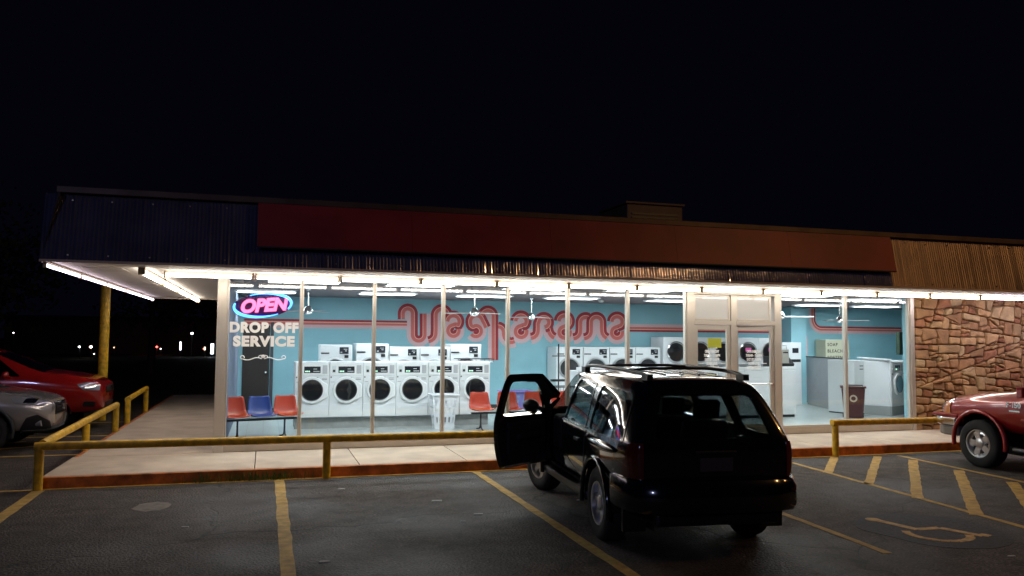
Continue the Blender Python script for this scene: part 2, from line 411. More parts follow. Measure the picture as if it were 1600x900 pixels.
# left side wall: pale blue outside-lit panelling with ribs
lw = MB(); lw.box(-.70, -.62, Yf+.10, 20.40, .0, 2.96)
for i in range(22): lw.box(-.622, -.605, 13.95+i*.29, 13.98+i*.29, .16, 2.9)
lw.build('side_wall', mat('side_panelling', (.22, .26, .34), .5, noise=(3, .05)), bld)
MB().box(-.5, BX, 20.385, 20.398, .152, .25).build('skirting', mat('dark_skirting', (.03, .035, .04), .6), bld)
# dark inner door in the back wall
dr = MB().box(-.52, .10, 20.36, 20.398, .153, 2.25).build('back_door', mat('dark_brown_door', (.022, .014, .012), .5), bld, bevel=.006)
hd = MB().cyl((.02, 20.36, 1.12), (.02, 20.30, 1.12), .02); hd.ball((.02, 20.28, 1.12), .035); hd.build('handle', CHROME, dr, smooth=40)
MB().box(.12, .19, 20.33, 20.398, .152, 2.33).build('door_frame', mat('dark_frame', (.05, .05, .06), .5), dr)
# roof
ROOF = mat('roof_membrane', (.10, .09, .08), .9)
MB().box(-2.55, BX+.2, 11.45, 21.7, 3.74, 3.80).build('roof', ROOF, bld)
# soffit with the lip
SOF = mat('soffit_paint', (.60, .55, .50), .7, noise=(1.2, .08), bump=(25, .08))
so = MB(); so.box(-2.70, BX+.2, 11.30, Yf-.035, 2.932, 2.96); so.box(-2.70, -.75, Yf-.03, 21.75, 2.932, 2.96)
so.build('soffit', SOF, bld)
TRIM = mat('cream_trim', (.62, .52, .40), .5, noise=(3, .1))
tr = MB(); tr.box(-2.735, BX+.2, 11.262, 11.297, 2.905, 2.938); tr.box(-2.735, -2.705, 11.30, 21.8, 2.905, 2.938); tr.box(-2.70, -.75, 21.76, 21.82, 2.905, 2.938)
tr.build('canopy_trim', TRIM, bld, bevel=.006)
# hatch outlines in the soffit
hs = MB()
for (x0, x1, y0, y1) in [(-2.45, -1.95, 12.3, 13.0), (-2.45, -1.95, 15.6, 16.3)]: hs.box(x0, x1, y0, y1, 2.925, 2.9335)
hs.build('soffit_hatch', mat('hatch_paint', (.52, .47, .43), .7), bld)
# corrugated fascia: ribbed sheet leaning back
COR = mat('corrugated_metal', (.19, .20, .32), .105, .60, noise=(2.0, .22))
def corrugate(p0, p1, out, lean, z0, z1, mb, pitch=.048, amp=.014, seed=2, jt_=.012):
    rnd = random.Random(seed); p0, p1, out = Vector(p0), Vector(p1), Vector(out); L = (p1-p0).length; d = (p1-p0)/L; n = int(L/pitch); P = []
    rows = 3
    for i in range(n+1):
        j = rnd.uniform(-.004, .004); jt = rnd.uniform(-jt_, jt_)*rnd.choice((.3, .5, 1, 1.4))
        for q, (t, a) in enumerate([(0, 0), (.25, 1), (.5, 1), (.75, 0)]):
            s = min(L, (i+t)*pitch)
            for r_ in range(rows):
                f_ = r_/(rows-1); z = z0+(z1-z0)*f_
                dent = .002*math.sin(s*3.1+f_*2)+.0015*math.sin(s*7.7)
                off = a*amp-lean*f_+(j+jt*(f_-.5)*2 if a else 0)+dent
                c = p0+d*s+out*off; P.append((c.x, c.y, z))
    m = (n+1)*4; f = [(k*rows+r_, (k+1)*rows+r_, (k+1)*rows+r_+1, k*rows+r_+1) for k in range(m-1) for r_ in range(rows-1)]
    return mb.add(P, f)
fa = MB(); corrugate((-2.735, 11.285), (10.35, 11.285), (0, -1), .17, 2.94, 3.80, fa)
corrugate((-2.720, 21.8), (-2.720, 11.29), (-1, 0), .17, 2.94, 3.80, fa, seed=5)
fo = fa.build('fascia', COR, bld); shade(fo.data, 60)
fb_ = MB(); corrugate((10.352, 11.285), (BX+.2, 11.285), (0, -1), .17, 2.94, 3.80, fb_, seed=9, jt_=.0025, amp=.009)
fo = fb_.build('fascia', mat('brown_corrugated_metal', (.22, .165, .135), .45, .6, noise=(1.1, .3)), bld); shade(fo.data, 60); fo['label'] = 'browner, rougher corrugated sheet'  # right-hand stretch is browner, rougher and shallower ribbed
bolts = MB()
rn_ = random.Random(4)
for i_ in range(46):
    x_ = -2.4+i_*.47+rn_.uniform(-.03, .03)
    for z_ in (3.0, 3.72):
        if z_ > 3.1 and -.2 < x_ < 10.4: continue
        y_ = 11.27-.0+.17*(z_-2.94)/.86
        bolts.cyl((x_, y_+.01, z_), (x_, y_-.012, z_), .011, 6)
bo_ = bolts.build('fascia_screws', mat('screw_metal', (.5, .42, .3), .3, .8), bld); bo_['kind'] = 'stuff'
CAP = mat('roof_cap', (.10, .07, .055), .5, .5, noise=(3, .25))
cp = MB(); cp.box(-2.60, BX+.2, 11.37, 11.56, 3.805, 3.895); cp.box(-2.60, -2.45, 11.57, 21.7, 3.805, 3.895)
cp.build('roof_cap', CAP, bld, bevel=.01)
# long plain red sign band
SIGNR = mat('faded_red_panel', (.25, .022, .026), .5, noise=(.9, .35))
sbm = MB()
for a_, b_ in zip([-.14, 1.96, 4.06, 6.16, 8.26], [1.957, 4.057, 6.157, 8.257, 10.36]): sbm.prism([(11.225, 3.20), (11.205, 3.20), (11.335, 3.80), (11.355, 3.80)], 'x', a_, b_)
sb = sbm.build('sign_band', SIGNR, bld); sb['kind'] = 'thing'
del sb['kind']
MB().prism([(11.20, 3.18), (11.235, 3.18), (11.235, 3.198), (11.20, 3.198)], 'x', -.15, 10.37).build('sign_edge', ALUD, sb)
# bulkhead under the glass
BULK = mat('bulkhead_paint', (.50, .43, .34), .7, noise=(3, .1))
MB().box(-.60, 7.70, Yf-.03, Yf+.06, .15, .29).build('bulkhead', BULK, bld, bevel=.004)
MB().box(9.72, 12.95, Yf-.03, Yf+.06, .15, .27).build('bulkhead', BULK, bld, bevel=.004)
MB().box(-.75, -.60, Yf-.05, Yf+.10, .13, 2.962).build('corner_post', ALU, bld, bevel=.006)
# window bays
bays = [-.60, .56, 1.75, 2.94, 4.11, 5.25, 6.44, 7.66]
wins = []
def window(x0, x1, z0, z1, name='window', w0=.03, w1=.03, zs=()):
    f = MB()
    f.box(x0, x0+w0, Yf-.035, Yf+.05, z0, z1); f.box(x1-w1, x1, Yf-.035, Yf+.05, z0, z1)
    f.box(x0+w0, x1-w1, Yf-.03, Yf+.045, z0, z0+.045); f.box(x0+w0, x1-w1, Yf-.03, Yf+.045, z1-.05, z1)
    o = f.build(name, ALU, bld, bevel=.003)
    MB().box(x0+w0-.004, x1-w1+.004, Yf+.002, Yf+.008, z0+.04, z1-.045).build('pane', PANE, o)
    return o
for a, b in zip(bays, bays[1:]):
    wins.append(window(a+.001, b-.001, .292, 2.962))
window(9.74, 11.30, .272, 2.962); window(11.302, 12.90, .272, 2.962)
MB().box(12.902, 13.00, Yf-.06, Yf+.08, .15, 2.962).build('end_post', ALU, bld, bevel=.005)
MB().box(12.93, 12.99, Yf+.085, Yf+.20, .15, 2.96).build('reveal', BLUE, bld)
# door bay 7.66..9.74
f = MB()
f.box(7.662, 7.82, Yf-.05, Yf+.07, .152, 2.962); f.box(9.60, 9.737, Yf-.05, Yf+.07, .152, 2.962); f.box(8.62, 8.74, Yf-.045, Yf+.06, .152, 2.86)
f.box(7.82, 9.60, Yf-.05, Yf+.07, 2.86, 2.962); f.box(7.82, 8.62, Yf-.05, Yf+.065, 2.28, 2.36); f.box(8.74, 9.60, Yf-.05, Yf+.065, 2.28, 2.36)
f.build('door_surround', ALU, bld, bevel=.004)
HAZEG = mat('frosted_transom', (.62, .64, .64), .25, coat=.6)
for (a, b) in ((7.86, 8.58), (8.78, 9.50)):
    t = MB(); t.box(a-.035, a, Yf-.02, Yf+.03, 2.365, 2.855); t.box(b, b+.035, Yf-.02, Yf+.03, 2.365, 2.855); t.box(a, b, Yf-.02, Yf+.03, 2.365, 2.40); t.box(a, b, Yf-.02, Yf+.03, 2.82, 2.855)
    o = t.build('transom', ALU, bld, bevel=.003)
    MB().box(a, b, Yf, Yf+.012, 2.40, 2.82).build('pane', HAZEG, o)
def door(x0, x1, name, lab=None, open_=0, hinge='r'):
    wd = x1-x0; m = MB()
    m.box(0, .075, -.02, .025, 0, 2.11); m.box(wd-.075, wd, -.02, .025, 0, 2.11); m.box(.075, wd-.075, -.02, .025, 0, .20); m.box(.075, wd-.075, -.02, .025, 2.03, 2.11)
    if hinge == 'r': m.xf(Matrix.Translation((-wd, 0, 0)))
    T = Matrix.Translation((x1 if hinge == 'r' else x0, Yf, .156)) @ Matrix.Rotation(open_, 4, 'Z')
    o = m.xf(T).build('door', ALU, bld, bevel=.004)
    s = -wd if hinge == 'r' else 0
    MB().box(s+.07, s+wd-.07, -.002, .004, .195, 2.035).xf(T).build('pane', PANE, o)
    hb = MB(); hb.cyl((s+.05, -.07, .98), (s+wd-.05, -.07, .98), .014); hb.box(s+.03, s+.06, -.075, -.02, .96, 1.0); hb.box(s+wd-.06, s+wd-.03, -.075, -.02, .96, 1.0)
    hb.xf(T).build('push_bar', CHROME, o, smooth=40)
    return o, T, s, wd
d1, T1, s1, w1 = door(7.83, 8.61, 'door', hinge='l')
d2, T2, s2, w2 = door(8.75, 9.59, 'door', open_=R(-4))
VINYL = mat('white_vinyl', (.88, .87, .85), .6)
for (d, T, s, wd) in ((d1, T1, s1, w1), (d2, T2, s2, w2)):
    for j, (line, sz, sxx) in enumerate((('OPEN EVERYDAY', .085, .31), ('7:00AM - 11:00PM', .085, .35), ('EXIT BY 11:00PM', .085, .31), ('DOORS LOCK', .085, .24), ('AUTOMATICALLY', .085, .30))):
        text(line, sz, 'lettering', VINYL, d, T @ Matrix.Translation((s+wd/2, -.006, 1.585-.078*j)) @ Matrix.Rotation(R(90), 4, 'X'), depth=.001, offset=.003, width=sxx, height=.056)
    q = MB(); q.box(s+wd/2-.27, s+wd/2-.19, -.007, -.004, 1.372, 1.386); q.box(s+wd/2+.19, s+wd/2+.27, -.007, -.004, 1.372, 1.386); q.xf(T).build('lettering_bar', VINYL, d)
MB().box(8.14, 8.44, -.008, -.004, 1.69, 1.87).xf(Matrix.Translation((0, Yf+.03, .15))).build('notice', mat('yellow_paper', (.62, .58, .05), .7), d1)
# window lettering on the first bay
text('DROP OFF', .24, 'lettering', VINYL, wins[0], upright(-.02, Yf-.004, 2.045), depth=.001, offset=.0145, spacing=1.13, width=1.07, height=.178)
text('SERVICE', .24, 'lettering', VINYL, wins[0], upright(-.02, Yf-.004, 1.822), depth=.001, offset=.0145, spacing=1.13, width=.96, height=.178)
fl = MB()
for s in (-1, 1):
    pts = [(s*(.02+.30*t), .022*math.sin(t*math.pi*2.0)*(1-.3*t)) for t in [i/24 for i in range(25)]]
    pts += [(s*(.32+.03*math.sin(a)), .027-.027*math.cos(a)-.002) for a in [R(q) for q in range(20, 300, 25)]]
    fl.tube([(-.03+x, Yf-.006, 1.625+z) for x, z in pts], [.009*(1-.5*abs(i/len(pts)-.4)) for i in range(len(pts))], 6)
    pts = [(s*(.03+.05*math.sin(a)*(1-a/9)), .03-.03*math.cos(a)) for a in [R(q) for q in range(0, 300, 25)]]
    fl.tube([(-.03+x, Yf-.006, 1.635+z*.8) for x, z in pts], .006, 6)
fl.ball((-.03, Yf-.006, 1.665), .035, .004, .028)
fl.build('ornament', VINYL, wins[0], smooth=60)

# ------------------------------------------------------------------ mural lettering
DARKR = mat('mural_dark_red', (.36, .030, .045), .7); SALM = mat('mural_salmon', (.62, .15, .13), .7); PALE = mat('mural_pale_pink', (.66, .45, .47), .7); LINEC = mat('mural_line', (.85, .45, .36), .7)
MY = 20.385
def onwall(px, py, Y=MY):
    d = F+RR*((px-800)/1251.3)-UU*((py-450)/1251.3); t = Y/d.y; return (d.x*t, 2.0+d.z*t)
def c3(x, y): return (600+x/6.925, 440+y/6.925)
def c4(x, y): return (780+x/6.923, 440+y/6.923)
def arcp(cx, cy, r, a0, a1, n=14): return [(cx+r*math.cos(R(a0+(a1-a0)*i/n)), cy+r*math.sin(R(a0+(a1-a0)*i/n))) for i in range(n+1)]
def smoothp(pts, it=2):
    for _ in range(it):
        q = [pts[0]]
        for a, b in zip(pts, pts[1:]):
            q += [tuple(u*.75+v*.25 for u, v in zip(a, b)), tuple(u*.25+v*.75 for u, v in zip(a, b))]
        q.append(pts[-1]); pts = q
    return pts
mur = {k: MB() for k in ('d', 's', 'p', 'l')}
PX = 1/6.925
def strip(pts, a, b, mb, yoff):
    """pts in wall metres; offsets to the left of travel"""
    n = len(pts); L = []
    for i in range(n):
        p = Vector(pts[i]); d = Vector(pts[min(i+1, n-1)])-Vector(pts[max(i-1, 0)])
        if d.length < 1e-6: d = Vector((1, 0))
        d.normalize(); nn = Vector((-d.y, d.x)); L.append((p+nn*a, p+nn*b))
    for i in range(n-1):
        q = [L[i][0], L[i+1][0], L[i+1][1], L[i][1]]
        mb.add([(v.x, MY+.012-yoff-i*.000012, v.y) for v in q], [(0, 1, 2, 3)])
layer = [0]
def ribbon(pts, conv, sgn=1, sm=1, pale=True):
    pts = smoothp(pts, sm); W = [onwall(*conv(*q)) for q in pts]; u = .0158/6.925*6.925/7.0  # metres per crop pixel on the wall
    u = (onwall(*conv(1, 0))[0]-onwall(*conv(0, 0))[0])*.97
    layer[0] += 1; y0 = .0003*layer[0]
    if pale: strip(W, -sgn*88*u, -sgn*40*u, mur['p'], .001+y0)
    strip(W, -sgn*43*u, 0, mur['s'], .006+y0); strip(W, 0, sgn*37*u, mur['d'], .0062+y0)
    strip(W, -sgn*4*u, sgn*3*u, mur['l'], .0068+y0)
# W
ribbon([(185, 408), (185, 345)]+arcp(258, 345, 73, 180, 360)+[(331, 400), (331, 500), (331, 575)]+arcp(376, 575, 45, 180, 0)+[(421, 500), (421, 345)], c3, sm=0)
ribbon([(478, 628), (500, 622), (530, 600), (541, 560), (541, 365)]+arcp(625, 362, 84, 180, 355), c3, sm=1)
def letter_a(bx, by, conv, ax=None, ay=None, r=84):
    ax = ax or bx+2; ay = ay or by-108
    ribbon(arcp(ax, ay, r, 182, 380, 16)+[(ax+r*.72, ay+r*.75), (bx+25, by-52), (bx+2, by-39)]+arcp(bx, by, 39, 280, -20, 18), conv, sm=1)
letter_a(752, 530, c3, 752, 432)
ribbon([(1122, 492), (1100, 440)]+arcp(1000, 432, 86, -12, -188, 16)+[(925, 490), (965, 512), (995, 497)]+arcp(995, 535, 38, -90, 150, 14), c3, sgn=-1, sm=1)
ribbon([(1235, 466)]+arcp(1235, 545, 78, 270, 360, 8)+[(1316, 590), (1340, 625), (1375, 640), (1410, 628)], c3, sm=1)
ribbon([(1045, 345)]+arcp(1125, 372, 79, 200, 360)+[(1204, 450), (1204, 850)], c3, sm=0)
letter_a(238, 541, c4, 236, 428, 80)
ribbon([(340, 590), (368, 585), (395, 560), (400, 520), (400, 440)]+arcp(484, 440, 76, 180, 440, 16), c4, sm=1)
ribbon([(548, 500), (560, 545), (580, 575), (606, 590)], c4, sm=1)
letter_a(708, 548, c4, 706, 428, 80)
ribbon([(800, 595), (830, 588), (855, 562), (860, 520), (860, 450)]+arcp(935, 440, 75, 180, 300, 10), c4, sm=1)
ribbon([(915, 595), (945, 588), (972, 562), (976, 520), (976, 440)]+arcp(1052, 438, 76, 180, 360, 12)+[(1128, 520), (1136, 565), (1175, 596)], c4, sm=1)
letter_a(1275, 552, c4, 1275, 434, 76)
def stripe(pts, sgn=1):
    ribbon(pts, lambda x, y: (x, y), sgn, sm=0)
def ribbon_px(W, sgn, wd=.062, wp=.085):
    layer[0] += 1; y0 = .0003*layer[0]
    strip(W, -sgn*wd*1.1-sgn*wp, -sgn*wd*1.05, mur['p'], .001+y0); strip(W, -sgn*wd*1.1, 0, mur['s'], .006+y0); strip(W, 0, sgn*wd, mur['d'], .0062+y0); strip(W, -sgn*.012, sgn*.010, mur['l'], .0068+y0)
a = onwall(395, 504)[0]; zl = onwall(560, 504)[1]
ribbon_px([(-.5, zl), (onwall(636, 504)[0], zl)], 1)
zr = onwall(1100, 516)[1]; xr = onwall(1254.5, 516)[0]; rr_ = .28
ribbon_px([(onwall(977, 514)[0], zr), (xr-rr_, zr)]+[(xr-rr_+rr_*math.sin(R(t)), zr-rr_+rr_*math.cos(R(t))) for t in range(10, 100, 10)]+[(xr, .6)], -1)
zt = onwall(1350, 514)[1]; xt = onwall(1271, 500)[0]
ribbon_px([(xt, 2.955), (xt, zt+rr_)]+[(xt+rr_-rr_*math.cos(R(t)), zt+rr_-rr_*math.sin(R(t))) for t in range(10, 100, 10)]+[(BX-.01, zt)], 1)
mp = mur['p'].build('mural', PALE, bld, fixn=False)
mur['s'].build('mural_band', SALM, mp); mur['d'].build('mural_band', DARKR, mp); mur['l'].build('mural_band', LINEC, mp)

# ------------------------------------------------------------------ stone wall (irregular split stones)
def voronoi(seeds, box):
    cells = []
    for i, s in enumerate(seeds):
        poly = [(box[0], box[2]), (box[1], box[2]), (box[1], box[3]), (box[0], box[3])]
        near = sorted(range(len(seeds)), key=lambda j: (seeds[j][0]-s[0])**2+(seeds[j][1]-s[1])**2)[1:26]
        for j in near:
            q = seeds[j]; mx, my = (s[0]+q[0])/2, (s[1]+q[1])/2; nx, ny = q[0]-s[0], q[1]-s[1]; out = []
            for k in range(len(poly)):
                a, b = poly[k-1], poly[k]; da = (a[0]-mx)*nx+(a[1]-my)*ny; db = (b[0]-mx)*nx+(b[1]-my)*ny
                if (da < 0) != (db < 0): t = da/(da-db); out.append((a[0]+(b[0]-a[0])*t, a[1]+(b[1]-a[1])*t))
                if db < 0: out.append(b)
            poly = out
            if len(poly) < 3: break
        if len(poly) >= 3: cells.append(poly)
    return cells
rnd = random.Random(21); SX0, SX1 = 13.0, BX+.1
def clip(poly, p, n):
    out = []
    for k in range(len(poly)):
        a, b = poly[k-1], poly[k]; da = (a[0]-p[0])*n[0]+(a[1]-p[1])*n[1]; db = (b[0]-p[0])*n[0]+(b[1]-p[1])*n[1]
        if (da < 0) != (db < 0): t = da/(da-db); out.append((a[0]+(b[0]-a[0])*t, a[1]+(b[1]-a[1])*t))
        if db < 0: out.append(b)
    return out
def rubble(poly, out):
    xs_ = [p[0] for p in poly]; zs_ = [p[1] for p in poly]; wd, ht = max(xs_)-min(xs_), max(zs_)-min(zs_)
    if len(poly) < 3: return
    lim = rnd.choice((.14, .19, .25, .31, .37))
    if wd < lim*1.8 and ht < lim*1.05: out.append(poly); return
    c = (sum(xs_)/len(xs_)+rnd.uniform(-.18, .18)*wd, sum(zs_)/len(zs_)+rnd.uniform(-.18, .18)*ht)
    a = rnd.gauss(0, 9)+(90 if wd < ht*1.5 else 0)
    if rnd.random() < .05: a += rnd.choice((-28, 28))
    n = (math.cos(R(a)), math.sin(R(a)))
    rubble(clip(poly, c, n), out); rubble(clip(poly, c, (-n[0], -n[1])), out)
cells = []
rubble([(SX0, .1), (SX1, .1), (SX1, 2.965), (SX0, 2.965)], cells)
cells = [[(x/1.45, z*1.12) for x, z in c] for c in cells if len(c) > 2]
st = [MB(), MB(), MB(), MB()]
for c in cells:
    P = [Vector((x*1.45, z/1.12)) for x, z in c]; cen = sum(P, Vector((0, 0)))/len(P)
    P = [Vector(q) for q in rpoly([tuple(q) for q in P], .06, 4)]
    # subdivide and roughen the outline, shrink for the joint
    Q = []
    for i in range(len(P)):
        a, b = P[i], P[(i+1) % len(P)]; k = max(1, int((b-a).length/.07))
        for j in range(k): Q.append(a+(b-a)*j/k)
    g = rnd.uniform(.004, .013)
    def ins(p, dd):
        v = p-cen; L = v.length; return cen+v*max(.2, (L-dd)/L) if L > 1e-4 else p
    out = [ins(p, g+rnd.uniform(0, .006)) for p in Q]; h = rnd.uniform(.035, .10); tx, tz = rnd.uniform(-.09, .09), rnd.uniform(-.12, .12)
    rings = [[(p.x, Yf+.0, p.y) for p in out]]
    for (dd, hh) in ((.004, .55), (.018, .88), (.05, 1.0)):
        rings.append([(q.x, Yf-h*hh-(tx*(q.x-cen.x)+tz*(q.y-cen.y))*.8*hh+rnd.uniform(-.004, .004), q.y) for q in [ins(p, g+dd+rnd.uniform(-.002, .004)) for p in Q]])
    n = len(Q); V = [v for r_ in rings for v in r_]+[(cen.x, Yf-h*1.02+rnd.uniform(-.006, .006), cen.y)]; f = []
    for k in range(3): f += [(k*n+i, k*n+(i+1) % n, (k+1)*n+(i+1) % n, (k+1)*n+i) for i in range(n)]
    f += [(3*n+i, 3*n+(i+1) % n, 4*n) for i in range(n)]
    st[rnd.choice((0, 0, 0, 1, 1, 2, 3))].add(V, [tuple(reversed(q)) for q in f] if False else f)
SW = MB().box(SX0+.001, BX+.1, Yf+.001, Yf+.25, .0, 3.0).build('stone_wall', mat('mortar', (.15, .085, .045), .95, noise=(8, .3), bump=(60, .5)), bld)
for m_, cc in zip(st, ((.35, .19, .085), (.42, .26, .12), (.30, .13, .06), (.45, .32, .165))):
    o = m_.build('stone', mat('stone_%d' % int(cc[0]*100), cc, .85, noise=(5, .28), bump=(26, .7), island=.22), SW, fixn=True); shade(o.data, 30)
    o['kind'] = 'stuff'
# ------------------------------------------------------------------ rooftop unit
ru = thing('rooftop_unit', 'dark boxy air conditioning unit standing on the flat roof', 'air conditioner', (0, 0, 0))
DK = mat('rooftop_metal', (.11, .075, .055), .6, noise=(3, .2))
MB().box(6.6, 7.8, 14.0, 15.3, 3.805, 4.60).build('housing', DK, ru, bevel=.02)
MB().box(6.56, 7.84, 13.96, 15.34, 4.605, 4.65).build('lid', DK, ru, bevel=.01)
g = MB()
for i in range(7): g.box(6.7, 7.7, 13.985, 13.998, 3.95+i*.075, 3.99+i*.075)
g.build('grille', ALUD, ru)

# ================================================================== LIGHT FIXTURES
ORD = ['first', 'second', 'third', 'fourth', 'fifth', 'sixth', 'seventh', 'eighth', 'ninth', 'tenth', 'eleventh', 'twelfth', 'thirteenth', 'fourteenth', 'fifteenth', 'sixteenth', 'seventeenth', 'eighteenth']
def tube_fixture(label, L=1.22, tube=None, group='fluorescent tube fixtures along the canopy'):
    t = thing('tube_light', label, 'light fixture', (0, 0, 0), 0, group)
    h = MB(); h.box(.01, L-.01, -.035, .035, .056, .089); h.build('housing', TRIM, t, bevel=.004)
    e = MB(); e.box(-.008, .012, -.045, .045, -.012, .091); e.box(L-.012, L+.008, -.045, .045, -.012, .091); e.build('end_bracket', mat('bracket_metal', (.30, .24, .15), .5, .4), t)
    b = MB(); b.cyl((.03, -.028, .03), (L-.03, -.028, .03), .021, 10); b.cyl((.03, .028, .03), (L-.03, .028, .03), .021, 10)
    b.build('tube', tube or TUBE, t, smooth=60)
    return t
Zt = 2.840
tl = tube_fixture('fluorescent tube light under the front canopy, first from the left corner')
tl.location = (-1.42, 12.56, Zt)
i = 0; x = -1.42+1.255
names_ = ['above the neon sign', 'above the window lettering', 'above the second window', 'above the third window', 'above the fourth window', 'above the fifth window', 'above the sixth window', 'above the seventh window', 'above the left transom', 'above the right transom', 'above the trash bin', 'above the end post of the glass', 'first above the stone wall', 'second above the stone wall', 'above the red pickup', 'beyond the red pickup']
while x < BX-.8:
    o = dup(tl, (x, 12.56, Zt), 0, 'fluorescent tube light under the front canopy, %s from the left corner' % ORD[i+1])
    if i > 10:
        for ch in o.children:
            if ch.name.startswith('tube'): ch.data = ch.data.copy(); ch.data.materials[0] = TUBEP
    i += 1; x += 1.255
# side row running into the depth
for k in range(4):
    o = dup(tl, (-1.66, 12.05+k*2.42, Zt), R(90), 'fluorescent tube light above the side walkway, %s from the front corner' % ORD[k], 'tube fixtures above the side walkway')
    for ch in o.children:
        ch.scale = (1.95, 1, 1)
        if ch.name.startswith('tube'): ch.data = ch.data.copy(); ch.data.materials[0] = TUBES
# edge strip under the left lip
for k in range(5):
    o = dup(tl, (-2.685, 11.35+k*2.05, 2.845), R(90), 'fluorescent tube along the outer left canopy edge, %s from the front corner' % ORD[k], 'tube fixtures along the left canopy edge')
    for ch in o.children:
        ch.scale = (1.65, .42, .8)
        if ch.name.startswith('tube'): ch.data = ch.data.copy(); ch.data.materials[0] = TUBEE
# ceiling panels inside
def panel(label):
    t = thing('ceiling_light', label, 'ceiling light', group='recessed ceiling panels inside the shop')
    f = MB(); f.box(-.62, .62, -.32, -.29, -.03, .0); f.box(-.62, .62, .29, .32, -.03, 0); f.box(-.62, -.59, -.29, .29, -.03, 0); f.box(.59, .62, -.29, .29, -.03, 0)
    f.build('frame', WHITE2, t); MB().box(-.588, .588, -.288, .288, -.024, -.004).build('diffuser', PANELE, t); return t
PL = [(.62, 14.35, 0), (2.68, 14.45, 0), (4.95, 14.6, 0), (7.0, 14.3, 0), (10.9, 14.5, 0), (2.55, 17.7, 0), (4.75, 17.7, 0), (6.9, 17.7, 0), (14.3, 18.3, 0), (16.2, 18.3, 0), (9.6, 17.8, 0), (-.0, 18.0, 0), (13.5, 15.3, 0)]  # last panel is added to brighten the right bay
PLN = ['behind the neon sign', 'in the front row above the third window from the left', 'in the front row above the fifth window', 'in the front row above the seventh window', 'in the front row right of the doors', 'above the short dryer row', 'right of the first ceiling fan',
       'above the second ceiling fan', 'in the back row above the grey island', 'in the back row at the far right', 'above the doors deep in the room', 'over the dark back door', 'added above the brown trash bin to brighten the right bay']
p0 = panel('bright recessed panel '+PLN[0]); p0.location = (PL[0][0], PL[0][1], 2.962)
for (x, y, r), nme in list(zip(PL, PLN))[1:]: dup(p0, (x, y, 2.962), 0, 'bright recessed panel '+nme)
# ceiling fans
def fan(label):
    t = thing('ceiling_fan', label, 'ceiling fan', group='ceiling fans in the shop')
    r = MB(); r.cyl((0, 0, 0), (0, 0, -.36), .012, 10); r.cyl((0, 0, 0), (0, 0, -.05), .055, 16, .03); r.build('rod', CHROME, t, smooth=40)
    MB().lathe([(0, -.53), (.05, -.53), (.09, -.50), (.09, -.44), (.04, -.36), (0, -.36)], 'z').build('motor', CHROME, t, smooth=40)
    for k in range(3):
        a = R(k*120+20); b = MB().add([(.08, -.05, -.47), (.66, -.075, -.475), (.66, .075, -.46), (.12, .04, -.455), (.12, -.05, -.475), (.66, -.075, -.48), (.66, .075, -.465), (.12, .04, -.46)], [(0, 1, 2, 3), (7, 6, 5, 4), (0, 4, 5, 1), (2, 6, 7, 3), (1, 5, 6, 2), (0, 3, 7, 4)])
        b.xf(Matrix.Rotation(a, 4, 'Z')).build('blade', mat('fan_blade', (.45, .45, .46), .5), t)
    return t
f0 = fan('chrome ceiling fan over the washers in front of the painted letters, hanging left'); f0.location = (4.05, 15.8, 2.962)
for (x, y), nme in zip([(6.14, 18.4), (10.53, 14.7), (13.6, 16.6), (.8, 16.5)], ['chrome ceiling fan deep in the room before the middle painted letters', 'chrome ceiling fan just right of the glass doors', 'ceiling fan above the tall grey panel on the right', 'ceiling fan behind the post right of the neon sign']):
    dup(f0, (x, y, 2.962), R(40*x), nme)
sd = MB().lathe([(0, -.05), (.05, -.05), (.07, -.02), (.07, 0), (0, 0)], 'z', (8.1, 18.7, 2.962)).build('smoke_detector', WHITE2, smooth=40)
tag(sd, 'small white smoke detector on the ceiling beside the last painted letters', 'smoke detector')

# ================================================================== NEON OPEN SIGN
ns = thing('neon_sign', 'glowing pink OPEN neon sign inside a blue swoosh ring', 'neon sign', (-.055, Yf+.09, 2.50))
NP = emis('neon_pink', (1, .10, .22), 1.7); NB = emis('neon_blue', (.05, .24, 1), 2.6); NC = emis('neon_core', (1, .50, .58), 5)
BK = mat('sign_back', (.03, .0, .07), .35)
MB().prism([(.47*math.cos(R(a)), .205*math.sin(R(a))) for a in range(0, 360, 12)], 'y', .03, .045).xf(Matrix.Rotation(R(-6), 4, 'Y')).build('backing', BK, ns)
text('OPEN', .285, 'letters', NP, ns, Matrix.Rotation(R(-5), 4, 'Y') @ Matrix.Translation((-.0, -.005, -.098)) @ Matrix.Rotation(R(90), 4, 'X'), depth=.008, offset=.014, shear=.28, sx=.98)
def sw_(a0, a1, w):
    pts = [Matrix.Rotation(R(-6), 3, 'Y') @ Vector((.45*math.cos(R(a)), 0, .190*math.sin(R(a)))) for a in range(a0, a1+1, 5)]; n = len(pts)
    return MB().tube(pts, [w*(.25+.75*math.sin(math.pi*min(1, .12+i/n*.95))) for i in range(n)], 8)
sw_(-30, 116, .023).build('ring', NB, ns, smooth=60)
sw_(160, 300, .023).build('ring', NB, ns, smooth=60)
hc = MB(); hc.cyl((-.3, .04, .15), (-.3, .04, .46), .003, 6); hc.cyl((.3, .04, .15), (.3, .04, .46), .003, 6); hc.build('hanging_chain', ALUD, ns)

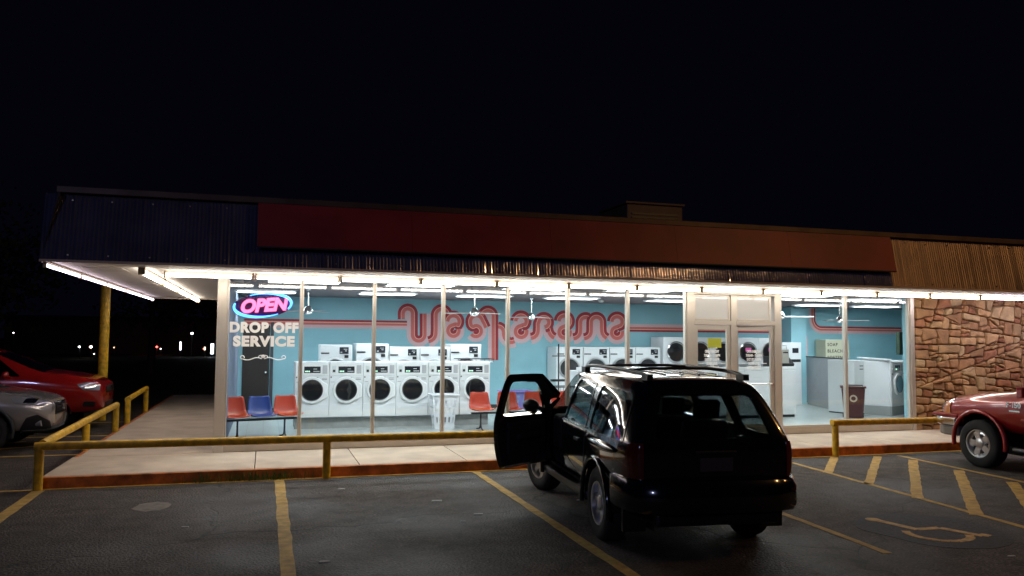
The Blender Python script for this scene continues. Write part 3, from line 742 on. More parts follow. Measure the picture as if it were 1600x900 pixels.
# ================================================================== WASHERS
BLK2 = mat('door_rubber', (.02, .02, .022), .3)
PORT = mat('port_glass', (.012, .013, .016), .06, coat=1.0)
def washer(label):
    W_, D_, H_ = .672, .78, 1.10
    t = thing('washer', label, 'washing machine', group='white front loading washers facing the window')
    b = MB(); b.box(-W_/2+.003, W_/2-.003, 0, D_, 0, H_); b.build('body', WHITE, t, bevel=.012)
    kp = MB(); kp.box(-W_/2+.006, W_/2-.006, -.006, .0, .01, .262); kp.build('kick_panel', WHITE, t, bevel=.002)
    cpn = MB(); cpn.box(-W_/2+.012, W_/2-.012, -.016, .0, .83, H_-.015); cpn.build('control_panel', WHITE2, t, bevel=.006)
    disp = MB(); disp.box(-.16, .16, -.022, -.016, .885, 1.015); disp.build('display', DARKP, t, bevel=.003)
    q = MB()
    for i in range(3): q.box(-.135+i*.032, -.113+i*.032, -.025, -.022, .905, .93)
    q.build('display_light', mat('display_glow', (.3, .5, .35), .4, emit=((.5, .9, .6), .8)), t)
    q = MB(); q.box(.02, .14, -.0245, -.022, .91, .925); q.box(.02, .09, -.0245, -.022, .96, .97); q.build('display_text', LGREY, t)
    cs = MB(); cs.box(-.285, -.205, -.024, -.016, .89, 1.03); cs.build('coin_slot', LGREY, t, bevel=.004)
    cs = MB(); cs.box(-.27, -.222, -.03, -.024, .90, .95); cs.cyl((-.30, -.022, .80), (-.30, .0, .80), .014); cs.build('coin_button', BLACK, t)
    sd = MB(); sd.box(.20, .295, -.021, -.016, .87, 1.04); sd.build('soap_drawer', mat('drawer_grey', (.42, .43, .45), .5), t, bevel=.003)
    vn = MB(); vn.box(.19, .29, -.004, .0, .745, .755); vn.box(.19, .29, -.004, 0, .775, .782); vn.box(.04, .12, -.004, 0, .79, .80); vn.box(-.30, -.23, -.004, 0, .70, .706); vn.build('label', ALUD, t)
    # door: lobed white frame with round port
    cx, cz = .0, .545
    out = [(cx+.268*math.cos(R(a)), cz+.268*math.sin(R(a))) for a in range(40, 300, 12)]
    out += [(.30, .40), (.31, .44), (.31, .64), (.295, .665)]
    d = MB(); d.prism(rpoly(out, .02, 3), 'y', -.055, .0); do = d.build('door', WHITE2, t, bevel=.014, smooth=30)
    g = MB().lathe([(.205, -.057), (.215, -.066), (.205, -.072), (.19, -.066), (.185, -.05)], 'y', (cx, 0, cz), 40); g.build('gasket', BLK2, do, smooth=50)
    g = MB().lathe([(.0, -.058), (.10, -.060), (.16, -.064), (.196, -.068), (.2, -.056)], 'y', (cx, 0, cz), 40); g.build('port', PORT, do, smooth=60)
    return t
wx = [.91, 1.58, 2.25, 2.92, 3.59, 4.26]
w0 = washer('white front loading washer, first from the left, nearest the red and blue chairs'); w0.location = (wx[0], 16.52, .38)
for i, x in enumerate(wx[1:]):
    dup(w0, (x, 16.52, .38), 0, ['white front loading washer, second from the left in the front row', 'white front loading washer, third from the left behind a window post', 'white front loading washer, fourth from the left, in the middle of the front row', 'white front loading washer behind the white laundry basket', 'white front loading washer at the right end, beside the red chairs'][i])
pl = MB(); pl.box(.59, 4.58, 16.62, 17.30, .15, .375).build('x', mat('plinth_concrete', (.30, .31, .30), .8, noise=(5, .15)))
o = bpy.data.objects['x']; o.name = 'washer_plinth'; tag(o, 'long low concrete plinth under the front row of washers', 'plinth')

# ------------------------------------------------------------------ tumble dryers behind
def dryer(label, W_=.70, H_=1.66):
    t = thing('tumble_dryer', label, 'dryer', group='white tumble dryers with dark round doors')
    MB().box(-W_/2+.004, W_/2-.004, 0, .72, 0, H_).build('body', WHITE, t, bevel=.01)
    MB().box(-.33, -.15, -.008, 0, H_-.20, H_-.17).build('handle_slot', BLACK, t)
    cpn = MB().box(.07, .27, -.012, 0, H_-.20, H_-.05).build('control_panel', DARKP, t, bevel=.004)
    q = MB(); q.box(.09, .13, -.015, -.012, H_-.17, H_-.155); q.box(.16, .24, -.015, -.012, H_-.10, H_-.09); q.box(.19, .23, -.015, -.012, H_-.14, H_-.125); q.build('control_mark', LGREY, cpn)
    MB().box(.18, .27, -.012, 0, H_-.29, H_-.225).build('coin_slot', BLACK, t, bevel=.003)
    d = MB().lathe([(.275, 0), (.285, -.02), (.275, -.05), (.25, -.055), (.235, -.04)], 'y', (-.02, 0, H_-.56), 44).build('door', mat('door_ring', (.42, .44, .46), .3, .7), t, smooth=50)
    MB().lathe([(.0, -.034), (.15, -.036), (.24, -.042)], 'y', (-.02, 0, H_-.56), 44).build('port', PORT, d, smooth=60)
    return t
dx = [(1.51, .80, 1.69), (2.31, .74, 1.69), (3.04, .70, 1.62), (3.745, .70, 1.62), (4.47, .74, 1.69)]
d0 = dryer('white tumble dryer behind the washers, first from the left'); d0.location = (dx[0][0], 18.2, .15); d0.scale = (1, 1, 1)
for i, (x, a, h) in enumerate(dx[1:]):
    o = dup(d0, (x, 18.2, .15), 0, 'white tumble dryer behind the washers, %s from the left' % ORD[i+1])
    o.scale = (a/.70, 1, h/1.66)
for i, x in enumerate([7.60, 8.36, 9.11, 9.86]):
    o = dup(d0, (x, 19.6, .15), 0, ['white tumble dryer against the back wall behind the black cart pole', 'white tumble dryer against the back wall, second right of the cart pole', 'white tumble dryer against the back wall behind the window post', 'white tumble dryer against the back wall beside the tall stacked dryers'][i])
    o.scale = (1.06, 1, .975)
# stacked dryers
def stack(label):
    t = thing('stacked_dryer', label, 'stacked dryer', group='tall stacked dryers at the back wall')
    MB().box(-.365, .365, 0, .76, 0, 1.90).build('body', WHITE, t, bevel=.01)
    for z in (1.50, .50):
        d = MB().lathe([(.285, 0), (.295, -.02), (.285, -.05), (.262, -.055), (.245, -.04)], 'y', (0, 0, z), 44).build('door', CHROME, t, smooth=50)
        MB().lathe([(.0, -.034), (.15, -.036), (.25, -.042)], 'y', (0, 0, z), 44).build('port', PORT, d, smooth=60)
        c = MB().box(-.31, .31, -.015, 0, z-.50, z-.33).build('control_panel', mat('brushed_panel', (.28, .30, .31), .4, .5), t, bevel=.004)
        q = MB(); q.box(-.25, -.05, -.02, -.015, z-.45, z-.38); q.box(.08, .25, -.02, -.015, z-.45, z-.38); q.build('control_mark', BLACK, c)
    return t
s0 = stack('tall stacked dryer, first from the left, beside the lower dryers'); s0.location = (10.66, 19.55, .15)
PINK = mat('pink_sticker', (.75, .10, .40), .6)
for i, x in enumerate([11.40, 12.14, 12.90, 13.64]):
    o = dup(s0, (x, 19.55, .15), 0, ['tall stacked dryer seen through the left glass door, left half', 'tall stacked dryer behind the yellow notice on the glass door', 'tall stacked dryer with a pink sticker, left of the two in the right door', 'tall stacked dryer with a pink sticker, right of the two in the right door'][i])
    if i > 1:
        MB().box(-.09, .09, -.05, -.046, 1.52, 1.62).build('sticker', PINK, o)
t = thing('utility_cabinet', 'white machine with dark slot and control square right of the doors', 'dryer', (14.35, 19.6, .15))
MB().box(-.36, .36, 0, .7, 0, 1.78).build('body', WHITE, t, bevel=.01); MB().box(-.33, .33, -.01, 0, 1.22, 1.30).build('slot', BLACK, t); MB().box(.06, .26, -.01, 0, 1.48, 1.62).build('control_panel', DARKP, t)
# ------------------------------------------------------------------ row of top loaders seen from the back
def topload(label):
    t = thing('top_load_washer', label, 'washing machine', group='white machines with plain backs to the window')
    MB().box(-.352, .352, 0, .68, .06, 1.12).build('body', WHITE, t, bevel=.01)
    MB().box(-.355, .355, -.004, .10, 1.125, 1.205).build('console', WHITE2, t, bevel=.012)
    MB().box(-.33, .33, .03, .66, 0, .058).build('base', BLACK, t)
    q = MB(); q.box(-.3, .3, -.004, 0, .14, .15); q.box(-.12, .12, -.004, 0, .95, .96); q.build('seam', LGREY, t)
    return t
tw = topload('plain white back of a machine, first from the left beside the cart'); tw.location = (6.98, 16.6, .15)
for i in range(1, 8):
    nme = 'plain white back of a machine, %s from the left' % ORD[i]
    if i == 7: nme = 'white machine back right of the glass doors under the grey dispenser'
    o = dup(tw, (6.98+.708*i, 16.6, .15), 0, nme)
bc = MB(); bc.prism([(16.65, 1.36), (16.62, 1.42), (16.85, 1.60), (17.1, 1.60), (17.1, 1.36)], 'x', 11.72, 12.28)
tag(bc.build('counter_tray', BLACK, bevel=.01), 'black sloping tray on the white machine right of the doors', 'tray')
gd = thing('soap_dispenser', 'grey box dispenser standing on the black tray', 'dispenser', (11.98, 16.56, 1.44))
MB().box(-.10, .10, 0, .12, 0, .33).build('body', mat('dispenser_grey', (.40, .38, .34), .5), gd, bevel=.008)
MB().box(-.07, .07, -.004, 0, .24, .27).build('slot', BLACK, gd); MB().tube([(-.07, .06, .33), (-.07, .06, .42), (.07, .06, .42), (.07, .06, .33)], .006, 6).build('handle', CHROME, gd)

# ------------------------------------------------------------------ right hand island
isl = thing('grey_partition', 'tall plain grey panel with dark top edge left of the brown bin', 'partition', (14.15, 17.05, .15), R(72))
MB().box(0, 2.85, -.03, .03, .09, 1.36).build('panel', GREY, isl, bevel=.004); MB().box(-.01, 2.86, -.04, .04, 1.362, 1.39).build('top_edge', ALUD, isl); MB().box(.01, 2.83, -.02, .02, 0, .088).build('skirting', mat('pale_base', (.35, .37, .36), .7), isl)
cb = thing('white_locker', 'light grey locker with two dark vents behind the brown bin', 'locker', (14.10, 16.72, .15), R(12))
MB().box(0, .52, 0, .8, .03, 1.35).build('body', LGREY, cb, bevel=.006); q = MB(); q.box(.20, .34, -.004, 0, 1.20, 1.222); q.box(.20, .34, -.004, 0, 1.12, 1.142); q.build('vent', BLACK, cb); MB().box(.01, .51, .01, .79, 0, .03).build('base', BLACK, cb)
wi = thing('end_panel', 'wide plain white side panel closing the right washer row', 'panel', (14.70, 16.17, .15), R(68))
MB().box(.0, 2.0, -.03, .0, .24, 1.37).build('panel', WHITE, wi, bevel=.004); MB().box(.0, 2.0, -.028, -.002, 0, .238).build('base', mat('pale_base', (.35, .37, .36), .7), wi); MB().box(-.02, 2.02, -.035, .12, 1.372, 1.40).build('top_edge', WHITE2, wi, bevel=.004)
for i in range(3):
    a = R(26); x = 14.74+math.cos(a)*(.36+.70*i); y = 16.19+math.sin(a)*(.36+.70*i)
    dup(w0, (x, y, .38), a, ['white washer at the near end of the angled row by the end post', 'second white washer in the angled row by the end post', 'third white washer of the angled row, cut off by the wall'][i], 'washers of the angled row on the right')
o = MB().box(.02, 2.2, .05, .7, 0, .228).build('washer_plinth', mat('pale_base', (.35, .37, .36), .7)); o.location = (14.72, 16.17, .15); o.rotation_euler = (0, 0, R(26)); tag(o, 'pale plinth under the angled washers on the right', 'plinth')
# supplies box with handwriting
bx = thing('supply_cabinet', 'cream wall cabinet lettered with supplies above the grey panel', 'cabinet', (16.2, 19.9, 1.17))
CRM = mat('cream_paint', (.55, .54, .40), .6)
MB().box(-.42, .42, -.0, .48, 0, .85).build('body', CRM, bx, bevel=.02)
for j, s in enumerate(('SOAP', 'BLEACH', 'SOFTENER')):
    text(s, .13, 'lettering', ALUD, bx, Matrix.Translation((-.36, -.004, .66-.19*j)) @ Matrix.Rotation(R(90), 4, 'X'), depth=.002, offset=.002, align='LEFT', spacing=1.2)
q = MB(); q.ball((-.25, -.01, .08), .018); q.ball((.2, -.01, .08), .018); q.build('knob', BLACK, bx)
nb = MB()
for a_ in range(2):
    for b_ in range(2): nb.box(a_*.10, a_*.10+.075, 0, .01, b_*.12, b_*.12+.10)
nb = nb.build('wall_notice', mat('notice_dark', (.06, .08, .10), .5)); nb.location = (15.28, 20.37, 2.46); tag(nb, 'small dark notice squares on the blue wall between the two painted stripes', 'notice')
q = MB().box(0, .30, 0, .12, 0, .62).build('wall_dispenser', mat('green_black', (.03, .05, .03), .4)); q.location = (16.6, 17.9, 1.62)
tag(q, 'dark vending box standing on the right washers next to the end post', 'vending box')

# ------------------------------------------------------------------ trash bin
MAR = mat('maroon_plastic', (.075, .018, .018), .45)
tb = thing('trash_bin', 'dark maroon wheeled bin with white liner and round emblem', 'trash bin', (13.46, 16.02, .15), R(-38))
def tap(x0, y0, x1, y1, z0, z1, mb=None):
    mb = mb or MB(); return mb.add([(-x0, -y0, z0), (x0, -y0, z0), (x0, y0, z0), (-x0, y0, z0), (-x1, -y1, z1), (x1, -y1, z1), (x1, y1, z1), (-x1, y1, z1)], [(0, 3, 2, 1), (4, 5, 6, 7), (0, 1, 5, 4), (1, 2, 6, 5), (2, 3, 7, 6), (3, 0, 4, 7)])
tap(.20, .18, .26, .24, .02, .72).build('body', MAR, tb, bevel=.02)
MB().box(-.285, .285, -.26, .26, .722, .77).build('rim', MAR, tb, bevel=.01)
MB().tube([(-.2, -.27, .75), (-.2, -.33, .80), (.2, -.33, .80), (.2, -.27, .75)], .014, 8).build('handle', BLACK, tb)
MB().lathe([(.05, 0), (.085, 0), (.085, -.006), (.05, -.006)], 'y', (0, -.228, .48), 24).build('emblem', mat('emblem_cream', (.5, .42, .33), .6), tb)
for s in (-1, 1): MB().cyl((s*.2-.03, .17, .06), (s*.2+.03, .17, .06), .06, 16).build('wheel', BLACK, tb)

# ------------------------------------------------------------------ shell chairs on beams
def shell(col, parent, x):
    """one moulded seat shell facing -Y, centre x"""
    prof = [(-.24, .44), (-.22, .455), (-.12, .425), (.02, .415), (.12, .43), (.17, .48), (.20, .56), (.225, .68), (.24, .78), (.243, .80)]
    prof = smoothp(prof, 2); V = []; n = 11
    for j, (y, z) in enumerate(prof):
        tt = j/(len(prof)-1); wd = .225 if tt < .5 else .225-.07*((tt-.5)*2)**1.5
        if tt > .93: wd *= 1-.25*((tt-.93)/.07)**2
        for i in range(n):
            u = -1+2*i/(n-1); e = abs(u)**3
            V.append((x+u*wd, y-(.05*e if .35 < tt < .9 else .0), z+(.045*e if tt < .6 else .01*e)))
    m = len(prof); f = [(j*n+i, j*n+i+1, (j+1)*n+i+1, (j+1)*n+i) for j in range(m-1) for i in range(n-1)]
    mb = MB(); mb.add(V, f); o = mb.build('seat_shell', col, parent, smooth=70)
    s = o.modifiers.new('s', 'SOLIDIFY'); s.thickness = .008; s.offset = 0
    return o
def bench(label, loc, rz, cols, group='rows of moulded seats by the window', sp_=.5):
    t = thing('seat_row', label, 'seating', loc, rz, group); n = len(cols); L = n*sp_; t.scale = (1, 1, .93)
    for i, c in enumerate(cols): shell(c, t, -L/2+sp_/2+i*sp_)
    MB().box(-L/2+.08, L/2-.05, -.04, .04, .355, .395).build('beam', BLACK, t, bevel=.004)
    for s in (-1, 1):
        x = s*(L/2-.28)
        MB().tube(smoothp([(x, 0, .36), (x, 0, .14), (x, -.04, .05), (x, -.26, .014), (x, -.30, .012)]), .016, 8).build('leg', ALUD, t, smooth=50)
        MB().tube(smoothp([(x, .012, .36), (x, .012, .14), (x, .05, .05), (x, .26, .014), (x, .30, .012)]), .016, 8).build('leg', ALUD, t, smooth=50)
    return t
REDP = mat('red_orange_plastic', (.36, .032, .012), .42); BLUP = mat('blue_plastic', (.012, .038, .19), .42)
bench('row of three moulded chairs, red, blue and red, behind the lettered window', (-.03, 15.22, .15), R(14), [REDP, BLUP, REDP], sp_=.465)
bench('row of red moulded chairs beside and behind the open car door', (5.02, 15.55, .15), R(0), [REDP, REDP, REDP, REDP], sp_=.58)
# ------------------------------------------------------------------ laundry baskets and carts
BSK = mat('basket_plastic', (.70, .72, .76), .4); PUR = mat('purple_plastic', (.30, .25, .62), .4)
def basket(name, label, loc, m, x0=.17, x1=.25, h=.62, rows=3):
    t = thing(name, label, 'laundry basket', loc)
    mb = MB(); seg_ = 10
    # slatted tapered wall: vertical bars and rings
    for (z0, z1) in [(0, .10)]+[(.10+(h-.16)*(i+.82)/rows, .10+(h-.16)*(i+1)/rows) for i in range(rows)]+[(h-.06, h)]:
        a = x0+(x1-x0)*z0/h; b = x0+(x1-x0)*z1/h
        for s in (-1, 1):
            mb.add([(-a, s*a*.75, z0), (a, s*a*.75, z0), (b, s*b*.75, z1), (-b, s*b*.75, z1)], [(0, 1, 2, 3)]); mb.add([(s*a, -a*.75, z0), (s*a, a*.75, z0), (s*b, b*.75, z1), (s*b, -b*.75, z1)], [(0, 1, 2, 3)])
    for u in [-1, -.62, -.22, .22, .62, 1]:
        wv = .09
        for s in (-1, 1):
            f_ = lambda r_, uu: (max(-1, min(1, uu))*r_)
            mb.add([(f_(x0, u-wv), s*x0*.75, .05), (f_(x0, u+wv), s*x0*.75, .05), (f_(x1, u+wv), s*x1*.75, h), (f_(x1, u-wv), s*x1*.75, h)], [(0, 1, 2, 3)])
            mb.add([(s*x0, f_(x0, u-wv)*.75, .05), (s*x0, f_(x0, u+wv)*.75, .05), (s*x1, f_(x1, u+wv)*.75, h), (s*x1, f_(x1, u-wv)*.75, h)], [(0, 1, 2, 3)])
    mb.add([(-x0, -x0*.75, .005), (x0, -x0*.75, .005), (x0, x0*.75, .005), (-x0, x0*.75, .005)], [(0, 1, 2, 3)])
    o = mb.build('wall', m, t); s = o.modifiers.new('s', 'SOLIDIFY'); s.thickness = .006
    r = MB(); e = .03
    r.box(-x1-e, x1+e, -x1*.75-e, -x1*.75, h-.01, h+.015); r.box(-x1-e, x1+e, x1*.75, x1*.75+e, h-.01, h+.015); r.box(-x1-e, -x1, -x1*.75, x1*.75, h-.01, h+.015); r.box(x1, x1+e, -x1*.75, x1*.75, h-.01, h+.015)
    r.build('rim', m, t, bevel=.006); return t
basket('laundry_basket', 'tall white slotted laundry basket in front of the washers', (3.50, 16.12, .152), BSK, .19, .26, .68)
basket('laundry_basket', 'lilac laundry basket behind the red chairs seen through the car door', (5.15, 16.45, .5), PUR, .26, .31, .36, 2)
st_ = thing('folding_stool', 'low white table carrying the lilac basket', 'table', (5.15, 16.45, .15)); MB().box(-.35, .35, -.28, .28, .32, .345).build('top', WHITE2, st_)
for sx in (-1, 1):
    for sy_ in (-1, 1): MB().cyl((sx*.3, sy_*.22, 0), (sx*.3, sy_*.22, .32), .015, 8).build('leg', ALUD, st_)
ct = thing('laundry_cart', 'wire laundry cart with tall black hanger pole', 'laundry cart', (6.25, 16.7, .15))
q = MB()
for z in (.38, .78):
    q.tube([(-.32, -.22, z), (.32, -.22, z), (.32, .22, z), (-.32, .22, z)], .012 if z > .5 else .007, 6, closed=True)
for i in range(9):
    x = -.32+i*.08
    for s in (-1, 1): q.cyl((x, s*.22, .38), (x, s*.22, .78), .003, 5)
for i in range(6):
    y = -.22+i*.088
    for s in (-1, 1): q.cyl((s*.32, y, .38), (s*.32, y, .78), .003, 5)
    q.cyl((-.32, y, .38), (.32, y, .38), .003, 5)
q.build('wire_basket', ALUD, ct)
q = MB(); q.cyl((.05, .24, .10), (.05, .24, 1.72), .016, 10); q.build('pole', BLACK, ct); MB().cyl((-.10, .24, 1.45), (.20, .24, 1.45), .012, 8).build('hanger_bar', BLACK, ct); MB().box(-.12, .22, .18, .30, .88, .93).build('shelf', BLACK, ct)
for sx in (-1, 1):
    for sy_ in (-1, 1):
        l = MB().cyl((sx*.30, sy_*.20, .10), (sx*.30, sy_*.20, .38), .01, 8).build('leg', ALUD, ct); MB().cyl((sx*.30-.012, sy_*.20, .05), (sx*.30+.012, sy_*.20, .05), .05, 14).build('caster', BLACK, l)
tr_ = thing('wire_tray', 'grey metal tray cart parked behind the last washers', 'tray', (4.55, 17.55, 1.40))
MB().box(-.45, .35, -.2, .2, .04, .065).build('tray', LGREY, tr_, bevel=.004)
q = MB(); q.tube([(-.46, -.22, .12), (.36, -.22, .12), (.36, .22, .12), (-.46, .22, .12)], .008, 6, closed=True)
for i in range(9): q.cyl((-.46+i*.1, -.22, .05), (-.46+i*.1, -.22, .12), .004, 5)
q.build('rail', ALUD, tr_); MB().box(.05, .25, -.1, .1, -1.25, .038).build('stand', ALUD, tr_)

# ================================================================== YELLOW PIPE RAILS, POLE
def rail(name, label, pts_top, posts, r=.055):
    t = thing(name, label, 'railing', (0, 0, 0), 0, 'yellow pipe rails around the walkway')
    MB().tube(pts_top, r, 16).build('top_rail', YEL, t, smooth=50)
    for (x, y, zt) in posts: 
        MB().cyl((x, y, -.02), (x, y, zt), r*1.02, 16).build('post', YEL, t, smooth=50)
    return t
H = .56
rail('pipe_rail', 'long yellow pipe rail along the front kerb behind the open car door', [(-2.79, 11.70, H), (-2.70, 11.70, H), (4.62, 11.70, H-.01)], [(-2.735, 11.70, H-.005), (.87, 11.70, H-.045), (4.55, 11.70, H-.045)])
rail('pipe_rail', 'yellow pipe rail at the left kerb sloping away from the front corner', [(-2.735, 11.84, H+.01), (-2.735, 12.2, H+.02), (-2.70, 16.95, H+.09), (-2.70, 17.05, H+.09)], [(-2.715, 14.4, H), (-2.70, 16.99, H+.085)])
rail('pipe_rail', 'short far yellow pipe rail at the left kerb', [(-2.735, 18.55, H+.08), (-2.73, 21.3, H+.15)], [(-2.735, 18.6, H+.075), (-2.73, 21.25, H+.14)])
rail('pipe_rail', 'yellow pipe rail at the right front kerb before the red pickup', [(9.38, 11.70, H+.02), (9.46, 11.70, H+.02), (16.0, 11.70, H+.0)], [(9.45, 11.70, H+.015), (15.9, 11.70, H-.03)])
sp = thing('sign_pole', 'tall yellow pole with a small dark sign left of the walkway', 'pole', (-3.62, 20.8, 0))
MB().cyl((0, 0, -.02), (0, 0, 5.2), .105, 20).build('pole', YEL, sp, smooth=50); MB().box(-1.35, -.5, -.05, .05, 3.62, 3.9).build('sign_board', mat('dim_sign', (.16, .14, .13), .7), sp, bevel=.01); MB().cyl((-.6, 0, 3.8), (0, 0, 3.8), .03, 8).build('arm', YEL, sp)

# ================================================================== VEHICLES
def hull(stations):
    """stations: (x, xtop, zb, wl, wm, zm, wb, zbelt, wt, ztop); closed cage, x forward"""
    V = []; rings = []
    for (x, xt_, zb, wl, wm, zm, wb, zbelt, wt, zt_) in stations:
        g = lambda f_: zbelt+(zt_-zbelt)*f_
        xx = lambda z: x+(xt_-x)*max(0, min(1, (z-zbelt)/max(.01, zt_-zbelt)))
        half = [(0, zb), (wl*.8, zb), (wl, zb+.05), (wm, zm), (wm*.995, zbelt-.09), (wb, zbelt), (wb+(wt-wb)*.45, g(.45)), (wt+(wb-wt)*.06, g(.86)), (wt*.80, g(.985)), (wt*.4, g(1.0)), (0, g(1.01))]
        half = [(xx(z) if z > zbelt else x, y, z) for y, z in half]
        L = []; Rr = []
        for i, (a, y, z) in enumerate(half):
            L.append(len(V)); V.append((a, y, z))
            if y > 1e-6: Rr.append(len(V)); V.append((a, -y, z))
            else: Rr.append(L[-1])
        rings.append((L, Rr))
    f = []
    for (L, Rr), (L2, R2) in zip(rings, rings[1:]):
        for i in range(10):
            f.append((L[i], L[i+1], L2[i+1], L2[i])); f.append((Rr[i+1], Rr[i], R2[i], R2[i+1]))
    for (L, Rr), fl in ((rings[0], 1), (rings[-1], 0)):
        for i in range(10):
            q = [L[i], L[i+1], Rr[i+1], Rr[i]]; q = list(dict.fromkeys(q))
            if len(q) > 2: f.append(tuple(q if not fl else q[::-1]))
    me = bpy.data.meshes.new('hull'); me.from_pydata(V, [], f); me.update()
    b = bmesh.new(); b.from_mesh(me); bmesh.ops.recalc_face_normals(b, faces=b.faces); b.to_mesh(me); b.free()
    o = bpy.data.objects.new('h', me); COL.objects.link(o); s = o.modifiers.new('s', 'SUBSURF'); s.levels = 2; s.render_levels = 2
    dg = bpy.context.evaluated_depsgraph_get(); out = bpy.data.meshes.new_from_object(o.evaluated_get(dg)); bpy.data.objects.remove(o)
    return out
def shifted(me, d):
    m = me.copy(); m.update(); n = [v.normal.copy() for v in m.vertices]
    for v, k in zip(m.vertices, n): v.co += k*d
    return m
def patch(h, cutters, out=.008, th=.03):
    m = shifted(h, out); return boolop(m, cutters, 'INTERSECT', solid=(th, -1, 0))
def doorcut(h, outer, inner, s=1, th=.07):
    a = MB().prism(outer, 'y', s*.5, s*1.4); b_ = MB().prism(inner, 'y', s*.4, s*1.5)
    for k, c in enumerate((a, b_)):
        pass
    tmp = bpy.data.objects.new('t1', a.build('t0', BLACK, fixn=True).data); t0 = bpy.data.objects.get('t0')
    co = b_.build('t2', BLACK, fixn=True); m = t0.modifiers.new('b', 'BOOLEAN'); m.operation = 'DIFFERENCE'; m.object = co; m.solver = 'EXACT'
    dg = bpy.context.evaluated_depsgraph_get(); me = bpy.data.meshes.new_from_object(t0.evaluated_get(dg))
    mb = MB(); mb.v = [tuple(v.co) for v in me.vertices]; mb.f = [tuple(p.vertices) for p in me.polygons]
    for o in (tmp, t0, co): bpy.data.objects.remove(o)
    return boolop(h, [mb], 'INTERSECT', solid=(th, -1, 1))
def sideprism(poly, side=0, depth=1.4):
    y0, y1 = {0: (-depth, depth), 1: (.0, depth), -1: (-depth, 0)}[side]
    return MB().prism(poly, 'y', y0, y1)
def cyl_y(x, z, r, side, y_in=.50, y_out=1.4, n=40):
    return MB().cyl((x, side*y_in, z), (x, side*y_out, z), r, n)
INTER = mat('car_interior', (.025, .024, .024), .85)
def wheel(parent, loc, r, wdt, spokes, rim_r, side, steer=0, hubc=None, style='five'):
    """tyre (part) with a rim (sub-part); side = +1 left, -1 right"""
    T = Matrix.Translation(loc) @ Matrix.Rotation(steer, 4, 'Z') @ (Matrix.Rotation(math.pi, 4, 'Z') if side < 0 else Matrix())
    h = wdt/2; prof = [(rim_r-.005, -h*.85), (rim_r+.015, -h), (r-.06, -h*1.04), (r-.018, -h*.9), (r, -h*.72), (r, h*.72), (r-.018, h*.9), (r-.06, h*1.04), (rim_r+.015, h), (rim_r-.005, h*.85)]
    t = MB().lathe(prof, 'y', n=44)
    for i in range(44):
        a = 2*math.pi*i/44
        for s in (-1, 1):
            b = MB().box(-.014, .014, s*h*.35-h*.28, s*h*.35+h*.28, r-.004, r+.005); b.xf(Matrix.Rotation(a+(s*.06), 4, 'Y')); t.add(b.v, b.f)
    t = t.xf(T).build('wheel', RUBBER, parent, smooth=40)
    o = h*.62
    m = MB().lathe([(rim_r, h*.86), (rim_r-.004, h*.95), (rim_r-.022, h*.93), (rim_r-.03, h*.55), (rim_r-.04, -h*.5), (rim_r, -h*.6)], 'y', n=44)
    rr_ = rim_r-.03
    if style == 'slot':     # steel style with five openings
        m.lathe([(rr_, o*.9), (rr_*.82, o*1.02), (rr_*.80, o*.86)], 'y', n=44); m.lathe([(rr_*.45, o*.95), (rr_*.36, o*1.15), (0.05, o*1.25), (0, o*1.25)], 'y', n=30)
    for k in range(spokes):
        a = 2*math.pi*k/spokes+.3; w0_, w1_ = (.055, .042) if style == 'five' else (.05, .075)
        if style == 'thin': w0_, w1_ = .03, .022
        b = MB().add([(-w0_, o*.55, .04), (w0_, o*.55, .04), (w1_, o*.65, rr_), (-w1_, o*.65, rr_), (-w0_*.8, o*1.05, .04), (w0_*.8, o*1.05, .04), (w1_*.75, o*1.12, rr_), (-w1_*.75, o*1.12, rr_)],
                     [(0, 1, 2, 3), (7, 6, 5, 4), (0, 4, 5, 1), (1, 5, 6, 2), (3, 2, 6, 7), (0, 3, 7, 4)]).xf(Matrix.Rotation(a, 4, 'Y')); m.add(b.v, b.f)
    m.lathe([(.075, o*.6), (.075, o*1.2), (.05, o*1.32), (0, o*1.34)], 'y', n=24)
    m.xf(T).build('rim', RIM, t, smooth=30)
    MB().lathe([(0, -h*.2), (rr_, -h*.2)], 'y', n=30).xf(T).build('brake_disc', ALUD, t)
    return t
def archliner(parent, x, z, r, side):
    n = 24; P = []; f = []
    for i in range(n+1):
        a = math.pi*i/n
        for y in (.42, .86): P.append((x+(r-.005)*math.cos(a), side*y, z+(r-.005)*math.sin(a)))
    f = [(2*i, 2*i+1, 2*i+3, 2*i+2) for i in range(n)]
    P += [(x-(r), side*.42, z-.2), (x+(r), side*.42, z-.2)]
    k = len(P)-2; f.append(tuple([k+1]+[2*i for i in range(n+1)]+[k]))
    return P, f
def flare(x, z, r, side, y, w_=.045, th=.035, a0=-8, a1=188):
    pts = [(x+(r+th*.4)*math.cos(R(a)), side*y, z+(r+th*.4)*math.sin(R(a))) for a in range(a0, a1+1, 7)]
    return MB().tube(pts, th, 8)
def seat(parent, x, y, z0=.42, col=None, wd=.25):
    col = col or mat('seat_fabric', (.045, .045, .05), .9)
    MB().box(x-.25, x+.25, y-wd, y+wd, z0, z0+.16).build('seat', col, parent, bevel=.04)
    b = MB().box(-.06, .06, -wd*.92, wd*.92, 0, .58).xf(Matrix.Translation((x-.27, y, z0+.12)) @ Matrix.Rotation(R(-14), 4, 'Y')); o = b.build('seat_back', col, parent, bevel=.045)
    c = MB().box(-.05, .05, -.13, .13, .62, .80).xf(Matrix.Translation((x-.27, y, z0+.12)) @ Matrix.Rotation(R(-14), 4, 'Y'))
    c.cyl((x-.42, y-.06, z0+.66), (x-.45, y-.06, z0+.80), .006, 6); c.cyl((x-.42, y+.06, z0+.66), (x-.45, y+.06, z0+.80), .006, 6); c.build('headrest', col, o, bevel=.035)

